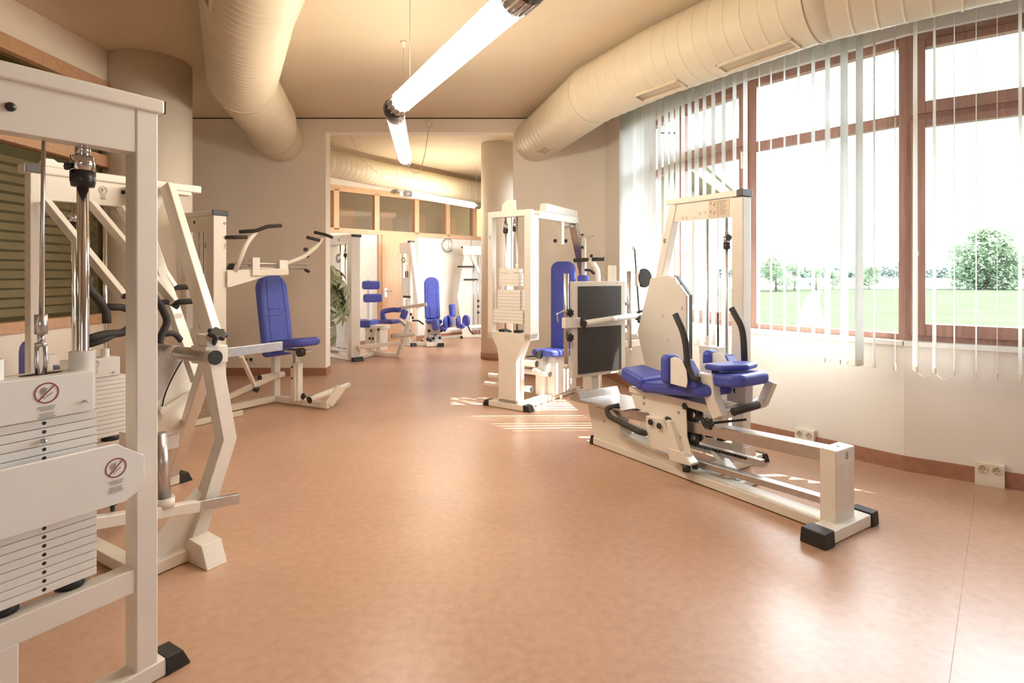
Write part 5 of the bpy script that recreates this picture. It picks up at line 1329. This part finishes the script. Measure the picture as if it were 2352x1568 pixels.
B().prism([(-.64, .062), (-.58, .062), (-.76, .20), (-.80, .20)], 'y', .14, .22).obj('floor_brace', 'white', m8, bev=.004)
B().box(-.66, -.56, .13, .36, .004, .05).obj('side_foot', 'white', m8, bev=.005)
B().bar((-1.40, .12, .5), (-1.30, .48, .5), .05, .06).obj('tower_link', 'cream', m8, bev=.005)
B().bar((-1.70, .46, .10), (-1.56, .46, .50), .06, .05, up=(0,1,0)).obj('cover_leg', 'cream', m8, bev=.005)
# ---------------------------------------------------------------- camera, light, world
cam = bpy.data.cameras.new('camera'); co = bpy.data.objects.new('camera', cam); COL.objects.link(co)
cam.sensor_width = 36; cam.lens = 20.0; cam.shift_y = -156/2352; cam.clip_end = 1000; cam.clip_start = .02
co.location = (0, 0, 1.4); co.rotation_euler = (PI/2, 0, 0); SC.camera = co
w = bpy.data.worlds.new('sky'); SC.world = w; w.use_nodes = True
nt = w.node_tree; N = nt.nodes; L = nt.links; bg = N['Background']
tc = N.new('ShaderNodeTexCoord'); sx = N.new('ShaderNodeSeparateXYZ'); L.new(tc.outputs['Generated'], sx.inputs[0])
mp_ = N.new('ShaderNodeMapping'); mp_.inputs['Scale'].default_value = (1, 1, 2.6); L.new(tc.outputs['Generated'], mp_.inputs['Vector'])
cn_ = N.new('ShaderNodeTexNoise'); cn_.inputs['Scale'].default_value = 2.6; cn_.inputs['Detail'].default_value = 7; L.new(mp_.outputs[0], cn_.inputs['Vector'])
cr = N.new('ShaderNodeValToRGB'); cr.color_ramp.elements[0].position = .42; cr.color_ramp.elements[1].position = .6
cr.color_ramp.elements[0].color = (.80, .90, 1.0, 1); cr.color_ramp.elements[1].color = (1, 1, 1, 1)
L.new(cn_.outputs['Fac'], cr.inputs['Fac']); L.new(cr.outputs['Color'], bg.inputs['Color'])
bg.inputs['Strength'].default_value = SKY
def aim(o, d): o.rotation_euler = Vector(d).to_track_quat('-Z', 'Y').to_euler()
s = bpy.data.lights.new('sun', 'SUN'); so = bpy.data.objects.new('sun', s); COL.objects.link(so); s.energy = SUN; s.angle = R(.6); s.color = (1, .95, .86)
# sun high over the garden to the right
az = R(58); el = R(60)
aim(so, (-.70, -.02, -.70))
def portal(c, size, d):
    l = bpy.data.lights.new('daylight_opening', 'AREA'); o = bpy.data.objects.new('daylight_opening', l); COL.objects.link(o)
    l.shape = 'RECTANGLE'; l.size = size[0]; l.size_y = size[1]; l.cycles.is_portal = True; o.location = c; aim(o, d)
for i in range(1, 6):
    o_, ang, Ls = seg_frame(i); m_ = o_ + Vector((math.cos(R(ang)), math.sin(R(ang)), 0))*Ls/2
    nrm = Vector((math.cos(R(ang-90)), math.sin(R(ang-90)), 0))
    portal((m_.x - nrm.x*.20, m_.y - nrm.y*.20, 2.0), (Ls, 2.2), nrm)
for a, c in ((.9, 1.7),): portal(((a+c)/2, YR-.18, 2.0), (c-a, 2.2), (0, 1, 0))
portal((1.42, 10.9, 2.0), (4.6, 2.2), (-1, 0, 0))
# the tube lamps' own light
def tl(p, q, e, r=.09):
    pass
SC.view_settings.view_transform = 'Standard'; SC.view_settings.look = 'None'; SC.view_settings.gamma = 1
SC.view_settings.exposure = EXPO; SC.view_settings.use_curve_mapping = False
SC.cycles.max_bounces = 10; SC.cycles.diffuse_bounces = 6; SC.cycles.glossy_bounces = 4; SC.cycles.transparent_max_bounces = 16
SC.cycles.sample_clamp_indirect = 8; SC.cycles.use_denoising = True; SC.cycles.caustics_reflective = False; SC.cycles.caustics_refractive = False
